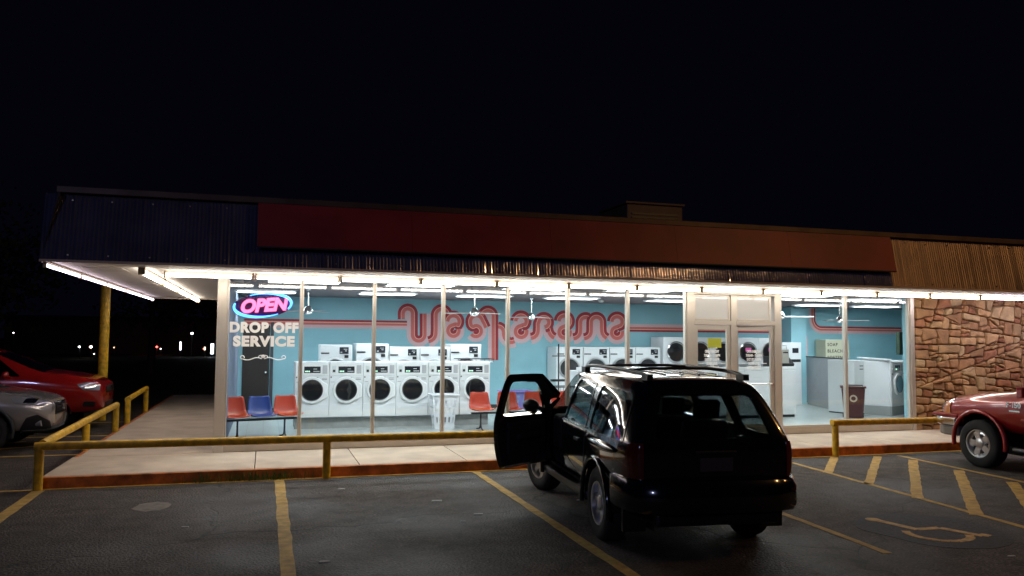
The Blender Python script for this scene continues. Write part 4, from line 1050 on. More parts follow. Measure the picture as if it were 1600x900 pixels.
# ------------------------------------------------------------------ black SUV
BPAINT = mat('black_green_paint', (.0035, .006, .007), .16, coat=1.0, spec=.6)
REDGL = mat('red_lens', (.11, .012, .008), .12, coat=1.0)
def suv():
    t = thing('parked_suv', 'black four-door SUV with roof rack and its driver door wide open', 'car', (4.20, 8.76, 0), R(84))
    #        x      xtop   zb   wl    wm    zm   wb    zbelt wt    ztop
    S = [(-2.25, -1.98, .46, .60, .70, .74, .69, 1.06, .50, 1.55),
         (-2.25, -1.96, .44, .66, .75, .76, .74, 1.06, .545, 1.585),
         (-2.14, -1.86, .43, .74, .82, .76, .80, 1.06, .60, 1.615),
         (-1.78, -1.66, .40, .80, .885, .76, .86, 1.06, .65, 1.635),
         (-1.00, -1.00, .36, .80, .895, .74, .87, 1.06, .67, 1.645),
         (-.20, -.20, .36, .80, .885, .72, .865, 1.05, .67, 1.65),
         (.40, .25, .36, .80, .885, .72, .865, 1.045, .66, 1.635),
         (.84, .36, .37, .80, .885, .72, .86, 1.04, .645, 1.61),
         (1.02, .46, .38, .80, .885, .72, .855, 1.035, .65, 1.55),
         (1.13, 1.06, .38, .80, .895, .72, .85, 1.01, .70, 1.09),
         (1.70, 1.70, .40, .80, .90, .72, .83, .96, .68, 1.03),
         (2.08, 2.06, .44, .78, .86, .70, .77, .90, .62, .95),
         (2.20, 2.17, .48, .70, .79, .68, .70, .84, .55, .88),
         (2.22, 2.20, .50, .62, .70, .67, .62, .80, .50, .84)]
    h = hull(S)
    win_front = rpoly([(.98, 1.08), (.02, 1.08), (-.02, 1.53), (.46, 1.53), (.60, 1.47)], [.03, .03, .03, .06, .06])
    win_rear = rpoly([(-.10, 1.08), (-.96, 1.09), (-.80, 1.51), (-.14, 1.53)], .035)
    win_q = rpoly([(-1.10, 1.07), (-2.02, 1.05), (-1.87, 1.49), (-1.02, 1.51)], [.06, .07, .1, .06])
    door_f = rpoly([(.90, .44), (-.04, .44), (-.055, .9), (-.06, 1.57), (.42, 1.57), (.64, 1.50), (.95, 1.14), (.955, .9)], [.06, .06, .02, .04, .06, .06, .04, .04])
    rearw = rpoly([(-.58, 1.09), (.58, 1.09), (.46, 1.48), (-.46, 1.48)], .06)
    wsh = rpoly([(-.72, 1.10), (.72, 1.10), (.58, 1.58), (-.58, 1.58)], .05)
    rw = MB().prism(rearw, 'x', -2.7, -1.75); ws = MB().prism(wsh, 'x', .36, 1.35)
    arches = [cyl_y(1.35, .36, .435, s) for s in (-1, 1)]+[cyl_y(-1.35, .36, .435, s) for s in (-1, 1)]
    doorc = sideprism(door_f, 1)
    big = sideprism(win_rear); 
    cut = [big, sideprism(win_q), sideprism(win_front), rw, ws]+arches+[doorc]
    body = boolop(h.copy(), cut, solid=(.035, -1, 1)); link(body, 'body', [BPAINT, INTER], t, 28)
    # windows as parts
    def pane(poly, side, par=t, nm='window'):
        m = patch(h, [sideprism(poly, side)], -.012, .006); return link(m, nm, [CARGLASS], par, 40)
    for s in (1, -1):
        pane(win_rear, s); pane(win_q, s)
    pane(win_front, -1)
    link(patch(h, [rw], -.012, .006), 'rear_window', [CARGLASS], t, 40); link(patch(h, [ws], -.012, .006), 'windshield', [CARGLASS], t, 40)
    # chrome-ish seals round the left windows
    SEAL = mat('window_seal', (.02, .02, .02), .22, coat=.5)
    for s in (1, -1):
        for poly in (win_rear, win_q):
            c_ = (sum(p[0] for p in poly)/len(poly), sum(p[1] for p in poly)/len(poly)); grow = [(p[0]+.020*(1 if p[0] > c_[0] else -1), p[1]+.018*(1 if p[1] > c_[1] else -1)) for p in poly]
            m = doorcut(shifted(h, .006), rpoly(grow, .03), poly, s, .012); link(m, 'window_trim', [SEAL], t, 60)
    # the open door: hinged at x=.90, y=.87
    dpoly = rpoly([(.89, .45), (-.035, .45), (-.045, .9), (-.05, 1.57), (.43, 1.57), (.60, 1.51), (.96, 1.10), (.945, .9)], .04)
    win_door = rpoly([(.85, 1.08), (.02, 1.08), (-.005, 1.52), (.42, 1.52), (.53, 1.45)], [.03, .04, .05, .06, .06])
    dm = doorcut(h, dpoly, win_door)
    hx, hy, ang = .90, .87, R(-52)
    T = Matrix.Translation((hx, hy, 0)) @ Matrix.Rotation(ang, 4, 'Z') @ Matrix.Translation((-hx, -hy, 0))
    dm.transform(T); door = link(dm, 'door', [BPAINT, INTER], t, 28)
    gm = patch(h, [sideprism(win_door, 1)], -.03, .005); gm.transform(T); link(gm, 'window', [glass('clear_car_glass', (.85, .9, .9), 1.2)], door, 40)
    q = MB(); q.box(.10, .80, .76, .80, .50, .98); q.box(.25, .65, .72, .77, .78, .84); q.box(-.0, .1, .77, .79, .9, .93); q.xf(T).build('inner_panel', INTER, door, bevel=.02)
    def mirror(s, par, X=None):
        m = MB(); m.ball((.80, s*1.00, 1.135), .075, .125, .085, 16, 10); m.cyl((.86, s*.84, 1.09), (.82, s*.93, 1.12), .03, 8)
        if X: m.xf(X)
        m.build('mirror', BLACK, par, smooth=60)
    mirror(1, door, T); mirror(-1, t)
    # quarter trim, handles, belt mouldings
    hd = MB(); hd.box(-.80, -.62, .885, .905, .90, .935); hd.box(-.80, -.62, -.905, -.885, .90, .935); hd.box(.1, .28, -.905, -.885, .90, .935); hd.build('door_handle', BLACK, t, bevel=.006)
    gp = MB()
    for s in (1, -1):
        gp.box(-.082, -.074, s*.895-.006, s*.895+.002, .45, 1.05)
        gp.tube([(-.99, s*.898, .52), (-1.0, s*.899, .75), (-.99, s*.885, .96), (-1.0, s*.875, 1.05)], .004, 5)
    gp.build('door_seam', BLACK, t)
    bl = MB()
    for s in (1, -1):
        bl.tube([(-.06, s*.868, 1.066), (-.5, s*.872, 1.067), (-1.0, s*.874, 1.068)], .011, 6)
    bl.build('belt_moulding', mat('dark_chrome', (.22, .22, .23), .2, .9), t, smooth=60)
    fl = MB()
    for s in (1, -1):
        for x in (1.35, -1.35):
            b = flare(x, .36, .435, s, .885, th=.026); fl.add(b.v, b.f)
    fl.build('wheel_flare', BPAINT, t, smooth=60)
    al = MB()
    for s in (1, -1):
        for x in (1.35, -1.35):
            P, f = archliner(t, x, .36, .435, s); al.add(P, f)
    al.build('wheel_arch', BLACK, t)
    # bumpers, sills
    bp = rpoly([(-2.33, .43), (-2.36, .50), (-2.35, .66), (-2.28, .72), (-2.05, .72), (-2.05, .43)], .03)
    m = MB(); sec = [(-1.86, .89), (-2.18, .845), (-2.36, .73), (-2.42, .5), (-2.43, 0)]
    ring = [(x, y) for x, y in sec]+[(x, -y) for x, y in sec[::-1][1:]]
    V = []
    for (x, y) in ring:
        for z, k in ((.45, .03), (.50, 0), (.66, 0), (.73, .05)): V.append((x+k, y*(1-.02*(k > 0)), z))
    n = len(ring); f = [(4*i+j, 4*i+j+1, 4*i+4+j+1, 4*i+4+j) for i in range(n-1) for j in range(3)]
    V += [(-1.9, .80, .73), (-1.9, -.80, .73), (-1.9, .80, .45), (-1.9, -.80, .45)]; a = len(V)-4
    f += [tuple([a]+[4*i+3 for i in range(n)]+[a+1]), tuple([a+3]+[4*i for i in range(n-1, -1, -1)]+[a+2])]
    bo = MB().add(V, f).build('rear_bumper', BPAINT, t, fixn=True, smooth=40)
    m = MB(); m.box(-1.98, -1.93, .58, .80, .22, .46); m.box(-1.98, -1.93, -.80, -.58, .22, .46); m.build('mud_flap', BLACK, t)
    MB().box(-2.3, -1.9, -.6, .6, .32, .45).build('undertray', BLACK, t, bevel=.03)
    MB().box(-.95, .93, -.86, .86, .30, .40).build('sill', BLACK, t, bevel=.03)
    fb = MB().prism(rpoly([(2.05, -.86), (2.22, -.83), (2.34, -.5), (2.36, 0), (2.34, .5), (2.22, .83), (2.05, .86)], .04), 'z', .42, .66).build('front_bumper', BLACK, t, bevel=.03)
    # lights
    for s in (1, -1):
        tp = rpoly([(-2.03, .74), (-2.4, .74), (-2.4, 1.06), (-2.13, 1.06)], .05)
        m = patch(h, [MB().prism(tp, 'y', s*.70, s*1.2)], .012, .02); o = link(m, 'tail_light', [REDGL], t, 40)
        m = patch(h, [MB().box(1.98, 2.4, min(s*.38, s*.95), max(s*.38, s*.95), .72, .86)], .010, .02); link(m, 'headlight', [CLEAR], t, 40)
    m = patch(h, [MB().box(2.05, 2.4, -.34, .34, .68, .82)], .012, .02); link(m, 'grille', [BLACK], t, 40)
    # plate, wiper, latch on the tailgate
    MB().box(-2.262, -2.245, -.16, .16, .80, .92).build('licence_plate', mat('dim_plate', (.035, .035, .04), .5), t)
    MB().box(-2.26, -2.23, -.2, .2, .95, .985).build('tailgate_handle', BLACK, t, bevel=.01)
    # roof rack
    rk = MB()
    for s in (1, -1):
        pts = smoothp([(-1.84, s*.49, 1.62), (-1.76, s*.50, 1.66), (-1.2, s*.53, 1.682), (-.3, s*.54, 1.69), (.05, s*.54, 1.675), (.18, s*.54, 1.635)], 2)
        rk.tube(pts, .019, 8)
        for x, yy in ((-1.80, .495), (.13, .54)): rk.box(x-.08, x+.08, s*yy-.03, s*yy+.03, 1.60, 1.66)
    rk.build('roof_rail', BLACK, t, smooth=50)
    rk = MB()
    for x in (-1.35, -.35): rk.tube([(x, -.53, 1.682), (x, -.3, 1.698), (x, .3, 1.698), (x, .53, 1.682)], .014, 8)
    rk.build('crossbar', BLACK, t, smooth=50)
    rb = MB()
    for y in (-.36, -.18, 0, .18, .36): rb.tube([(-1.5, y, 1.645), (-.8, y, 1.657), (.0, y, 1.657)], .008, 6)
    rb.build('roof_rib', BPAINT, t, smooth=60)
    text('LS', .075, 'badge', CHROME, t, Matrix.Translation((-1.02, .895, .985)) @ Matrix.Rotation(R(180), 4, 'Z') @ Matrix.Rotation(R(90), 4, 'X'), depth=.003, offset=.002)
    # interior
    seat(t, .12, .36); seat(t, .12, -.36); seat(t, -.78, .38, .46, wd=.28); seat(t, -.78, -.38, .46, wd=.28)
    MB().box(.62, .98, -.74, .74, .62, 1.03).build('dashboard', INTER, t, bevel=.05)
    sw2 = MB(); c = Vector((.50, .36, .98)); pts = []
    for i in range(20):
        a = 2*math.pi*i/20; pts.append(c+Vector((math.sin(R(25))*math.sin(a)*.18*1.0, .185*math.cos(a), .18*math.sin(a)*math.cos(R(25)))))
    sw2.tube(pts, .014, 6, closed=True); sw2.cyl(c, c+Vector((.18, 0, -.06)), .03, 8); sw2.box(.49, .52, .2, .52, .96, 1.0); sw2.build('steering_wheel', BLACK, t, smooth=50)
    MB().box(-2.0, .95, -.78, .78, .42, .45).build('cabin_floor', INTER, t)
    for (x, y, s) in ((1.35, .745, 1), (1.35, -.745, -1), (-1.35, .745, 1), (-1.35, -.745, -1)):
        wheel(t, (x, y, .36), .36, .235, 6, .215, s, steer=R(14) if x > 0 else 0, style='five')
    # rear quarter crease highlights: raised shoulder over the rear wheel
    sh = MB()
    for s in (1, -1): sh.ball((-1.45, s*.845, .955), .50, .065, .055, 20, 10)
    sh.build('shoulder', BPAINT, t, smooth=70)
    return t
SUV = suv()

# ------------------------------------------------------------------ person in the driver seat
def person():
    J = {'pelvis': ((0, 0, .12), .145), 'waist': ((-.03, 0, .26), .125), 'chest': ((-.07, 0, .44), .14), 'neck0': ((-.09, 0, .565), .062), 'neck': ((-.085, 0, .62), .055), 'head': ((-.06, 0, .70), .085), 'crown': ((-.065, 0, .80), .085)}
    E_ = [('pelvis', 'waist'), ('waist', 'chest'), ('chest', 'neck0'), ('neck0', 'neck'), ('neck', 'head'), ('head', 'crown')]
    for s, nm in ((1, 'l'), (-1, 'r')):
        J['sh'+nm] = ((-.08, s*.18, .52), .062); J['el'+nm] = ((.0, s*(.33 if s > 0 else .22), .27), .043); J['wr'+nm] = ((.24, s*.20, .34), .028); J['ha'+nm] = ((.31, s*.18, .37), .030)
        J['hip'+nm] = ((.04, s*.10, .10), .09); J['kn'+nm] = ((.45, s*.14, .17), .062); J['an'+nm] = ((.66, s*.14, -.20), .042); J['to'+nm] = ((.80, s*.15, -.24), .035)
        E_ += [('chest', 'sh'+nm), ('sh'+nm, 'el'+nm), ('el'+nm, 'wr'+nm), ('wr'+nm, 'ha'+nm), ('pelvis', 'hip'+nm), ('hip'+nm, 'kn'+nm), ('kn'+nm, 'an'+nm), ('an'+nm, 'to'+nm)]
        for k in range(4):
            a = 'f%s%d' % (nm, k); J[a] = ((.375-.004*abs(k-1.5), s*(.15+.018*k), .385-.0*k), .009); J[a+'b'] = ((.405-.006*abs(k-1.5), s*(.152+.018*k), .350), .008); E_ += [('ha'+nm, a), (a, a+'b')]
        J['t'+nm] = ((.33, s*.14, .40), .010); J['t2'+nm] = ((.365, s*.125, .385), .009); E_ += [('ha'+nm, 't'+nm), ('t'+nm, 't2'+nm)]
    def skin(names, edges, grow, name, m, root, par, extra=None):
        idx = {k: i for i, k in enumerate(names)}; me = bpy.data.meshes.new(name); me.from_pydata([J[k][0] for k in names], [(idx[a], idx[b]) for a, b in edges], [])
        o = bpy.data.objects.new(name, me); COL.objects.link(o); sk = o.modifiers.new('k', 'SKIN'); sk.use_smooth_shade = True
        su = o.modifiers.new('u', 'SUBSURF'); su.levels = 2; su.render_levels = 2
        for k, i in idx.items():
            v = me.skin_vertices[0].data[i]; v.radius = (J[k][1]+grow, J[k][1]+grow); v.use_root = (k == root)
        dg = bpy.context.evaluated_depsgraph_get(); out = bpy.data.meshes.new_from_object(o.evaluated_get(dg)); bpy.data.objects.remove(o)
        if extra:
            b = bmesh.new(); b.from_mesh(out); e = bpy.data.meshes.new('e'); e.from_pydata(extra.v, [], extra.f); b.from_mesh(e); b.to_mesh(out); b.free()
        return link(out, name, [m], par, 80)
    t = thing('person', 'person in a dark blue shirt sitting in the driver seat of the black car', 'person', (4.20, 8.76, 0), R(84))
    hold = Matrix.Translation((-.04, .43, .60))
    face = MB(); hc_ = Vector((-.055, 0, .745))
    face.ball(hc_, .098, .078, .118, 20, 14); face.ball(hc_+Vector((.098, 0, -.012)), .022, .014, .022); face.ball(hc_+Vector((.0, .078, -.01)), .022, .012, .032); face.ball(hc_+Vector((.0, -.078, -.01)), .022, .012, .032)
    face.ball(hc_+Vector((.088, 0, -.055)), .014, .026, .008); face.ball(hc_+Vector((.07, 0, -.09)), .03, .03, .025)
    SK = mat('skin', (.38, .20, .13), .55)
    b = skin(list(J), E_, 0, 'body', SK, 'pelvis', t, face)
    up = ['pelvis', 'waist', 'chest', 'neck0', 'shl', 'ell', 'shr', 'elr']
    J2 = dict(J)
    for s in 'lr':
        a, b_ = Vector(J['sh'+s][0]), Vector(J['el'+s][0]); J['ell' if s == 'l' else 'elr'] = (tuple(a+(b_-a)*.62), .056)
    shirt = skin(up, [('pelvis', 'waist'), ('waist', 'chest'), ('chest', 'neck0'), ('chest', 'shl'), ('shl', 'ell'), ('chest', 'shr'), ('shr', 'elr')], .014, 'shirt', mat('blue_shirt', (.03, .04, .20), .9), 'pelvis', t)
    J.update(J2)
    trs = skin(['pelvis', 'hipl', 'knl', 'anl', 'hipr', 'knr', 'anr'], [('pelvis', 'hipl'), ('hipl', 'knl'), ('knl', 'anl'), ('pelvis', 'hipr'), ('hipr', 'knr'), ('knr', 'anr')], .012, 'trousers', mat('dark_trousers', (.02, .022, .03), .9), 'pelvis', t)
    hr = MB(); hr.ball(hc_+Vector((-.018, 0, .022)), .104, .088, .112, 20, 14); hair = hr.build('hair', mat('dark_hair', (.012, .009, .007), .6), t, smooth=70)
    for o in (b, shirt, trs, hair): o.data.transform(hold)
    ey = MB()
    for s in (-1, 1): ey.ball(hc_+Vector((.088, s*.03, .012)), .009, .013, .008)
    ey.xf(hold).build('eyes', BLACK, t)
    return t
person()

# ------------------------------------------------------------------ red pickup (right edge)
TRED = mat('red_metallic_paint', (.36, .012, .012), .28, .15, coat=1.0)
def pickup():
    t = thing('pickup_truck', 'red pickup truck parked nose-in at the stone wall', 'car', (11.89, 8.38, 0), R(90))
    S = [(-3.05, -3.05, .62, .80, .93, .85, .93, 1.10, .88, 1.26), (-3.10, -3.10, .60, .84, .965, .85, .96, 1.10, .93, 1.29), (-2.9, -2.9, .58, .86, .985, .85, .975, 1.12, .95, 1.30),
         (-1.6, -1.6, .56, .86, .99, .82, .98, 1.14, .955, 1.30), (-1.35, -1.35, .55, .86, .985, .82, .97, 1.15, .95, 1.31), (-1.28, -1.18, .54, .86, .985, .82, .965, 1.18, .76, 1.84), (-1.1, -1.0, .54, .86, .985, .82, .96, 1.18, .77, 1.88),
         (.05, -.10, .54, .86, .985, .82, .96, 1.17, .77, 1.88), (.55, .10, .54, .86, .985, .82, .955, 1.16, .75, 1.85), (.82, .30, .55, .86, .98, .82, .95, 1.16, .74, 1.76),
         (.95, .93, .55, .86, .985, .82, .94, 1.14, .80, 1.24), (1.75, 1.75, .56, .86, .99, .82, .92, 1.10, .74, 1.20), (2.35, 2.33, .58, .84, .955, .80, .89, 1.04, .68, 1.12), (2.56, 2.52, .62, .80, .90, .78, .82, .98, .62, 1.04), (2.60, 2.56, .66, .72, .82, .78, .74, .94, .56, .98)]
    h = hull(S); ax, az, ar = 1.77, .40, .47
    win = rpoly([(.84, 1.22), (-.42, 1.22), (-.42, 1.76), (.12, 1.76), (.32, 1.70)], .04); win2 = rpoly([(-.52, 1.22), (-1.12, 1.22), (-1.05, 1.74), (-.52, 1.76)], .05)
    ws = MB().prism(rpoly([(-.80, 1.24), (.80, 1.24), (.66, 1.78), (-.66, 1.78)], .05), 'x', .22, 1.3); bk = MB().prism(rpoly([(-.6, 1.36), (.6, 1.36), (.55, 1.74), (-.55, 1.74)], .05), 'x', -1.6, -1.0)
    bed = MB().box(-2.98, -1.42, -.86, .86, .78, 1.5)
    cut = [sideprism(win), sideprism(win2), ws, bk]+[cyl_y(ax, az, ar, s) for s in (1, -1)]+[cyl_y(-1.75, az, ar, s) for s in (1, -1)]
    link(boolop(h.copy(), cut, solid=(.035, -1, 1)), 'body', [TRED, INTER], t, 30)
    for s in (1, -1):
        link(patch(h, [sideprism(win, s)], -.012, .006), 'window', [CARGLASS], t); link(patch(h, [sideprism(win2, s)], -.012, .006), 'window', [CARGLASS], t)
    link(patch(h, [ws], -.012, .006), 'windshield', [CARGLASS], t); link(patch(h, [bk], -.012, .006), 'rear_window', [CARGLASS], t)
    al = MB(); fl = MB()
    for s in (1, -1):
        for x in (ax, -1.75):
            P, f = archliner(t, x, az, ar, s); al.add(P, f); b = flare(x, az, ar, s, .965, th=.034, a0=-12, a1=192); fl.add(b.v, b.f)
    al.build('wheel_arch', BLACK, t); fl.build('wheel_flare', TRED, t, smooth=60)
    for s in (1, -1):
        link(patch(h, [MB().box(2.40, 2.8, min(s*.55, s*1.1), max(s*.55, s*1.1), .86, .99)], .012, .02), 'headlight', [CLEAR], t)
        link(patch(h, [MB().box(2.33, 2.47, min(s*.78, s*1.1), max(s*.78, s*1.1), .80, 1.0)], .014, .02), 'turn_signal', [mat('amber_lens', (.75, .22, .03), .2, coat=1)], t)
    link(patch(h, [MB().box(2.45, 2.8, -.52, .52, .80, .97)], .012, .02), 'grille', [CHROME], t)
    pr_ = rpoly([(2.50, -.98), (2.68, -.88), (2.78, -.4), (2.78, .4), (2.68, .88), (2.50, .98), (2.2, .98), (2.2, -.98)], .04)
    MB().prism(pr_, 'z', .60, .74).build('front_bumper', CHROME, t, bevel=.02)
    MB().prism([(x*.99, y*.97) for x, y in pr_], 'z', .44, .597).build('bumper_valance', mat('beige_grey_plastic', (.22, .20, .17), .5), t, bevel=.03)
    m = MB(); m.box(2.2, 2.72, -.94, .94, .742, .80); m.build('bumper_top', TRED, t, bevel=.02)
    q = MB()
    for s in (1, -1): q.box(-1.2, .98, s*.995-.012, s*.995+.012, .80, .835)
    q.build('side_moulding', TRED, t, bevel=.008)
    gp = MB()
    for s in (1, -1):
        for x in (.92, -.46): gp.box(x-.004, x+.004, s*.985-.01, s*.985+.006, .60, 1.17)
    gp.build('door_seam', BLACK, t)
    q = MB()
    for s in (1, -1): q.tube([(-1.1, s*1.0, .36), (1.1, s*1.0, .36)], .045, 10); q.cyl((-.8, s*.8, .5), (-.8, s*1.0, .36), .02, 6); q.cyl((.8, s*.8, .5), (.8, s*1.0, .36), .02, 6)
    q.build('running_board', BLACK, t, smooth=50)
    for s in (1, -1):
        m = MB(); m.box(.78, .88, min(s*1.01, s*1.19), max(s*1.01, s*1.19), 1.17, 1.33); m.cyl((.82, s*.93, 1.22), (.80, s*1.06, 1.26), .03, 8); o = m.build('mirror', TRED, t, bevel=.03)
        MB().box(.772, .779, min(s*1.03, s*1.17), max(s*1.03, s*1.17), 1.19, 1.31).build('mirror_glass', BLACK, o)
    text('F-150', .11, 'badge', CHROME, t, Matrix.Translation((1.10, .997, 1.00)) @ Matrix.Rotation(R(180), 4, 'Z') @ Matrix.Rotation(R(90), 4, 'X'), depth=.004, offset=.003)
    q = MB(); q.box(1.0, 1.18, .985, .997, .935, .955); q.build('badge_bar', CHROME, t)
    q = MB(); q.box(.2, .38, .985, 1.01, 1.00, 1.04); q.build('door_handle', BLACK, t, bevel=.006)
    seat(t, -.05, .42, .60); seat(t, -.05, -.42, .60); MB().box(.5, .95, -.8, .8, .75, 1.15).build('dashboard', INTER, t, bevel=.05)
    for (x, s) in ((ax, 1), (ax, -1), (-1.75, 1), (-1.75, -1)):
        wheel(t, (x, s*.865, .375), .375, .26, 5, .225, s, steer=0, style='slot')
    MB().box(-2.9, 2.4, -.5, .5, .38, .55).build('chassis', BLACK, t)
    return t
pickup()

# ------------------------------------------------------------------ cars on the left
def hatch(name, label, loc, rz, paint, S, ax, rx, ar, wr, win1, win2, wsp, lights, fog=False, style='five', white=False, ws_x=(.3, 1.5)):
    t = thing(name, label, 'car', loc, rz); h = hull(S)
    ws = MB().prism(rpoly(wsp, .05), 'x', *ws_x)
    cut = [sideprism(win1), sideprism(win2), ws]+[cyl_y(ax, wr, ar, s) for s in (1, -1)]+[cyl_y(rx, wr, ar, s) for s in (1, -1)]
    link(boolop(h.copy(), cut, solid=(.035, -1, 1)), 'body', [paint, INTER], t, 30)
    for s in (1, -1):
        link(patch(h, [sideprism(win1, s)], -.012, .006), 'window', [CARGLASS], t); link(patch(h, [sideprism(win2, s)], -.012, .006), 'window', [CARGLASS], t)
        pl_ = rpoly(lights, .02)
        hl = link(patch(h, [MB().prism(pl_, 'y', s*.40, s*1.2)], .010, .02), 'headlight', [mat('headlight_lens', (.35, .36, .40), .08, .4, coat=1.0)], t)
        q = MB(); cx = sum(p[0] for p in lights)/len(lights); cz = sum(p[1] for p in lights)/len(lights)
        link(patch(h, [MB().prism(rpoly([(cx+.12, cz+.035), (cx-.05, cz+.045), (cx-.08, cz-.03), (cx+.10, cz-.035)], .02), 'y', s*.40, s*1.2)], .016, .02), 'lamp', [CHROME], hl)
    link(patch(h, [ws], -.012, .006), 'windshield', [CARGLASS], t)
    al = MB()
    for s in (1, -1):
        for x in (ax, rx):
            P, f = archliner(t, x, wr, ar, s); al.add(P, f)
    al.build('wheel_arch', BLACK, t)
    for s in (1, -1):
        m = MB(); m.ball((.62, s*1.00, 1.10+.08*(not fog)), .07, .12, .075, 14, 10); m.cyl((.66, s*.86, 1.05+.08*(not fog)), (.63, s*.93, 1.08+.08*(not fog)), .025, 8); m.build('mirror', paint, t, smooth=60)
    seat(t, 0, .38); seat(t, 0, -.38); MB().box(.5, .9, -.7, .7, .6, 1.0).build('dashboard', INTER, t, bevel=.05)
    for (x, s) in ((ax, 1), (ax, -1), (rx, 1), (rx, -1)): wheel(t, (x, s*.775, wr-.01), wr-.01, .225, 5, .215, s, style=style)
    MB().box(rx-.3, ax+.3, -.6, .6, .22, .36).build('undertray', BLACK, t)
    return t, h
SILV = mat('silver_paint', (.50, .47, .45), .25, .55, coat=1.0)
S = [(-2.10, -1.7, .50, .66, .78, .78, .76, 1.02, .52, 1.50), (-2.14, -1.66, .46, .74, .86, .78, .82, 1.02, .60, 1.55), (-1.9, -1.5, .36, .80, .91, .78, .88, 1.02, .65, 1.60), (-1.0, -.9, .30, .82, .92, .76, .89, 1.02, .66, 1.64), (0, -.1, .29, .82, .915, .74, .885, 1.01, .66, 1.65), (.55, .05, .29, .82, .91, .74, .88, 1.0, .64, 1.62), (.95, .35, .29, .82, .91, .74, .87, 1.0, .62, 1.50),
     (1.12, 1.08, .29, .82, .915, .74, .86, .98, .66, 1.06), (1.6, 1.6, .30, .80, .915, .72, .83, .93, .62, 1.01), (2.05, 2.02, .30, .76, .87, .66, .76, .86, .56, .93), (2.26, 2.22, .33, .64, .76, .60, .66, .80, .46, .85), (2.33, 2.29, .36, .50, .60, .58, .50, .76, .36, .80)]
w1_ = rpoly([(.92, 1.04), (-.08, 1.04), (-.10, 1.53), (.20, 1.53), (.42, 1.45)], .04); w2_ = rpoly([(-.18, 1.04), (-1.3, 1.06), (-1.15, 1.46), (-.18, 1.53)], .04)
HL = [(2.24, .76), (1.80, .83), (1.72, .92), (2.0, .915), (2.26, .83)]
car, h = hatch('parked_car', 'silver crossover car with lit headlamp reflections, nose at the left kerb', (-5.85, 16.42, 0), R(0), SILV, S, 1.40, -1.27, .40, .345, w1_, w2_, [(-.72, 1.06), (.72, 1.06), (.56, 1.53), (-.56, 1.53)], HL, fog=True, ws_x=(.15, 1.3))
CLAD = mat('black_cladding', (.02, .02, .022), .55)
for s in (1, -1):
    m = patch(h, [MB().prism(rpoly([(1.92, .30), (2.30, .30), (2.30, .50), (2.15, .62), (1.98, .56), (1.86, .34)], .02), 'y', s*.42, s*1.2)], .014, .02); o = link(m, 'fog_lamp_surround', [CLAD], car)
    q = MB().cyl((2.10, s*.70, .47), (2.20, s*.715, .47), .062, 20).build('fog_lamp', mat('lamp_glass', (.5, .5, .52), .15, .5, coat=1), o, smooth=40)
link(patch(h, [MB().box(2.1, 2.5, -.34, .34, .58, .80)], .012, .02), 'grille', [BLACK], car)
q = MB(); q.tube([(2.31, -.36, .80), (2.36, -.2, .80), (2.37, 0, .80), (2.36, .2, .80), (2.31, .36, .80)], .012, 6)
for z in (.62, .68, .74): q.tube([(2.345, -.30, z), (2.375, 0, z), (2.345, .30, z)], .006, 6)
q.lathe([(0, .0), (.06, .0), (.06, .012), (0, .012)], 'x', (2.375, 0, .70), 20); q.build('grille_bar', CHROME, car, smooth=50)
link(patch(h, [MB().box(1.9, 2.5, -1, 1, .27, .335)], .03, .03), 'bumper_lip', [CLAD], car)
fl = MB()
for s in (1, -1):
    for x in (1.40, -1.27): b = flare(x, .345, .40, s, .905, th=.03, a0=-15, a1=195); fl.add(b.v, b.f)
fl.build('wheel_flare', CLAD, car, smooth=60)

CRED = mat('bright_red_paint', (.36, .010, .008), .22, .05, coat=1.0)
S2 = [(-2.2, -1.8, .54, .66, .80, .85, .78, 1.10, .56, 1.56), (-2.24, -1.8, .50, .76, .88, .85, .85, 1.10, .64, 1.62), (-1.9, -1.6, .40, .82, .92, .85, .90, 1.10, .69, 1.68), (-1.0, -.9, .34, .84, .925, .82, .90, 1.10, .70, 1.72), (0, -.1, .33, .84, .925, .80, .895, 1.09, .70, 1.73), (.60, .12, .33, .84, .92, .80, .89, 1.12, .68, 1.70), (1.02, .42, .33, .84, .92, .80, .885, 1.12, .66, 1.60),
      (1.20, 1.17, .33, .84, .925, .80, .87, 1.12, .70, 1.22), (1.65, 1.65, .34, .82, .925, .80, .85, 1.09, .66, 1.19), (2.04, 2.02, .36, .78, .89, .78, .80, 1.03, .60, 1.12), (2.27, 2.24, .40, .68, .80, .74, .72, .96, .50, 1.03), (2.36, 2.32, .44, .54, .66, .70, .58, .89, .40, .95)]
w1b = rpoly([(.86, 1.14), (-.08, 1.14), (-.10, 1.62), (.16, 1.62), (.38, 1.53)], .04); w2b = rpoly([(-.18, 1.14), (-1.4, 1.16), (-1.25, 1.56), (-.18, 1.62)], .04)
HLb = [(2.29, .84), (2.00, .86), (1.88, .98), (2.08, 1.02), (2.29, .95)]
car2, h2 = hatch('parked_car', 'red compact SUV parked beyond the silver car, nose toward the yellow pole', (-5.55, 19.25, 0), R(0), CRED, S2, 1.36, -1.30, .42, .37, w1b, w2b, [(-.74, 1.14), (.74, 1.14), (.60, 1.62), (-.60, 1.62)], HLb, ws_x=(.12, 1.25))
link(patch(h2, [MB().box(2.15, 2.5, -.40, .40, .78, .92)], .012, .02), 'grille', [BLACK], car2); link(patch(h2, [MB().box(2.1, 2.5, -.42, .42, .44, .58)], .012, .02), 'lower_intake', [BLACK], car2)
for s in (1, -1): link(patch(h2, [MB().prism(rpoly([(1.98, .52), (2.2, .50), (2.22, .62), (2.02, .62)], .02), 'y', s*.45, s*1.2)], .012, .02), 'fog_recess', [BLACK], car2)
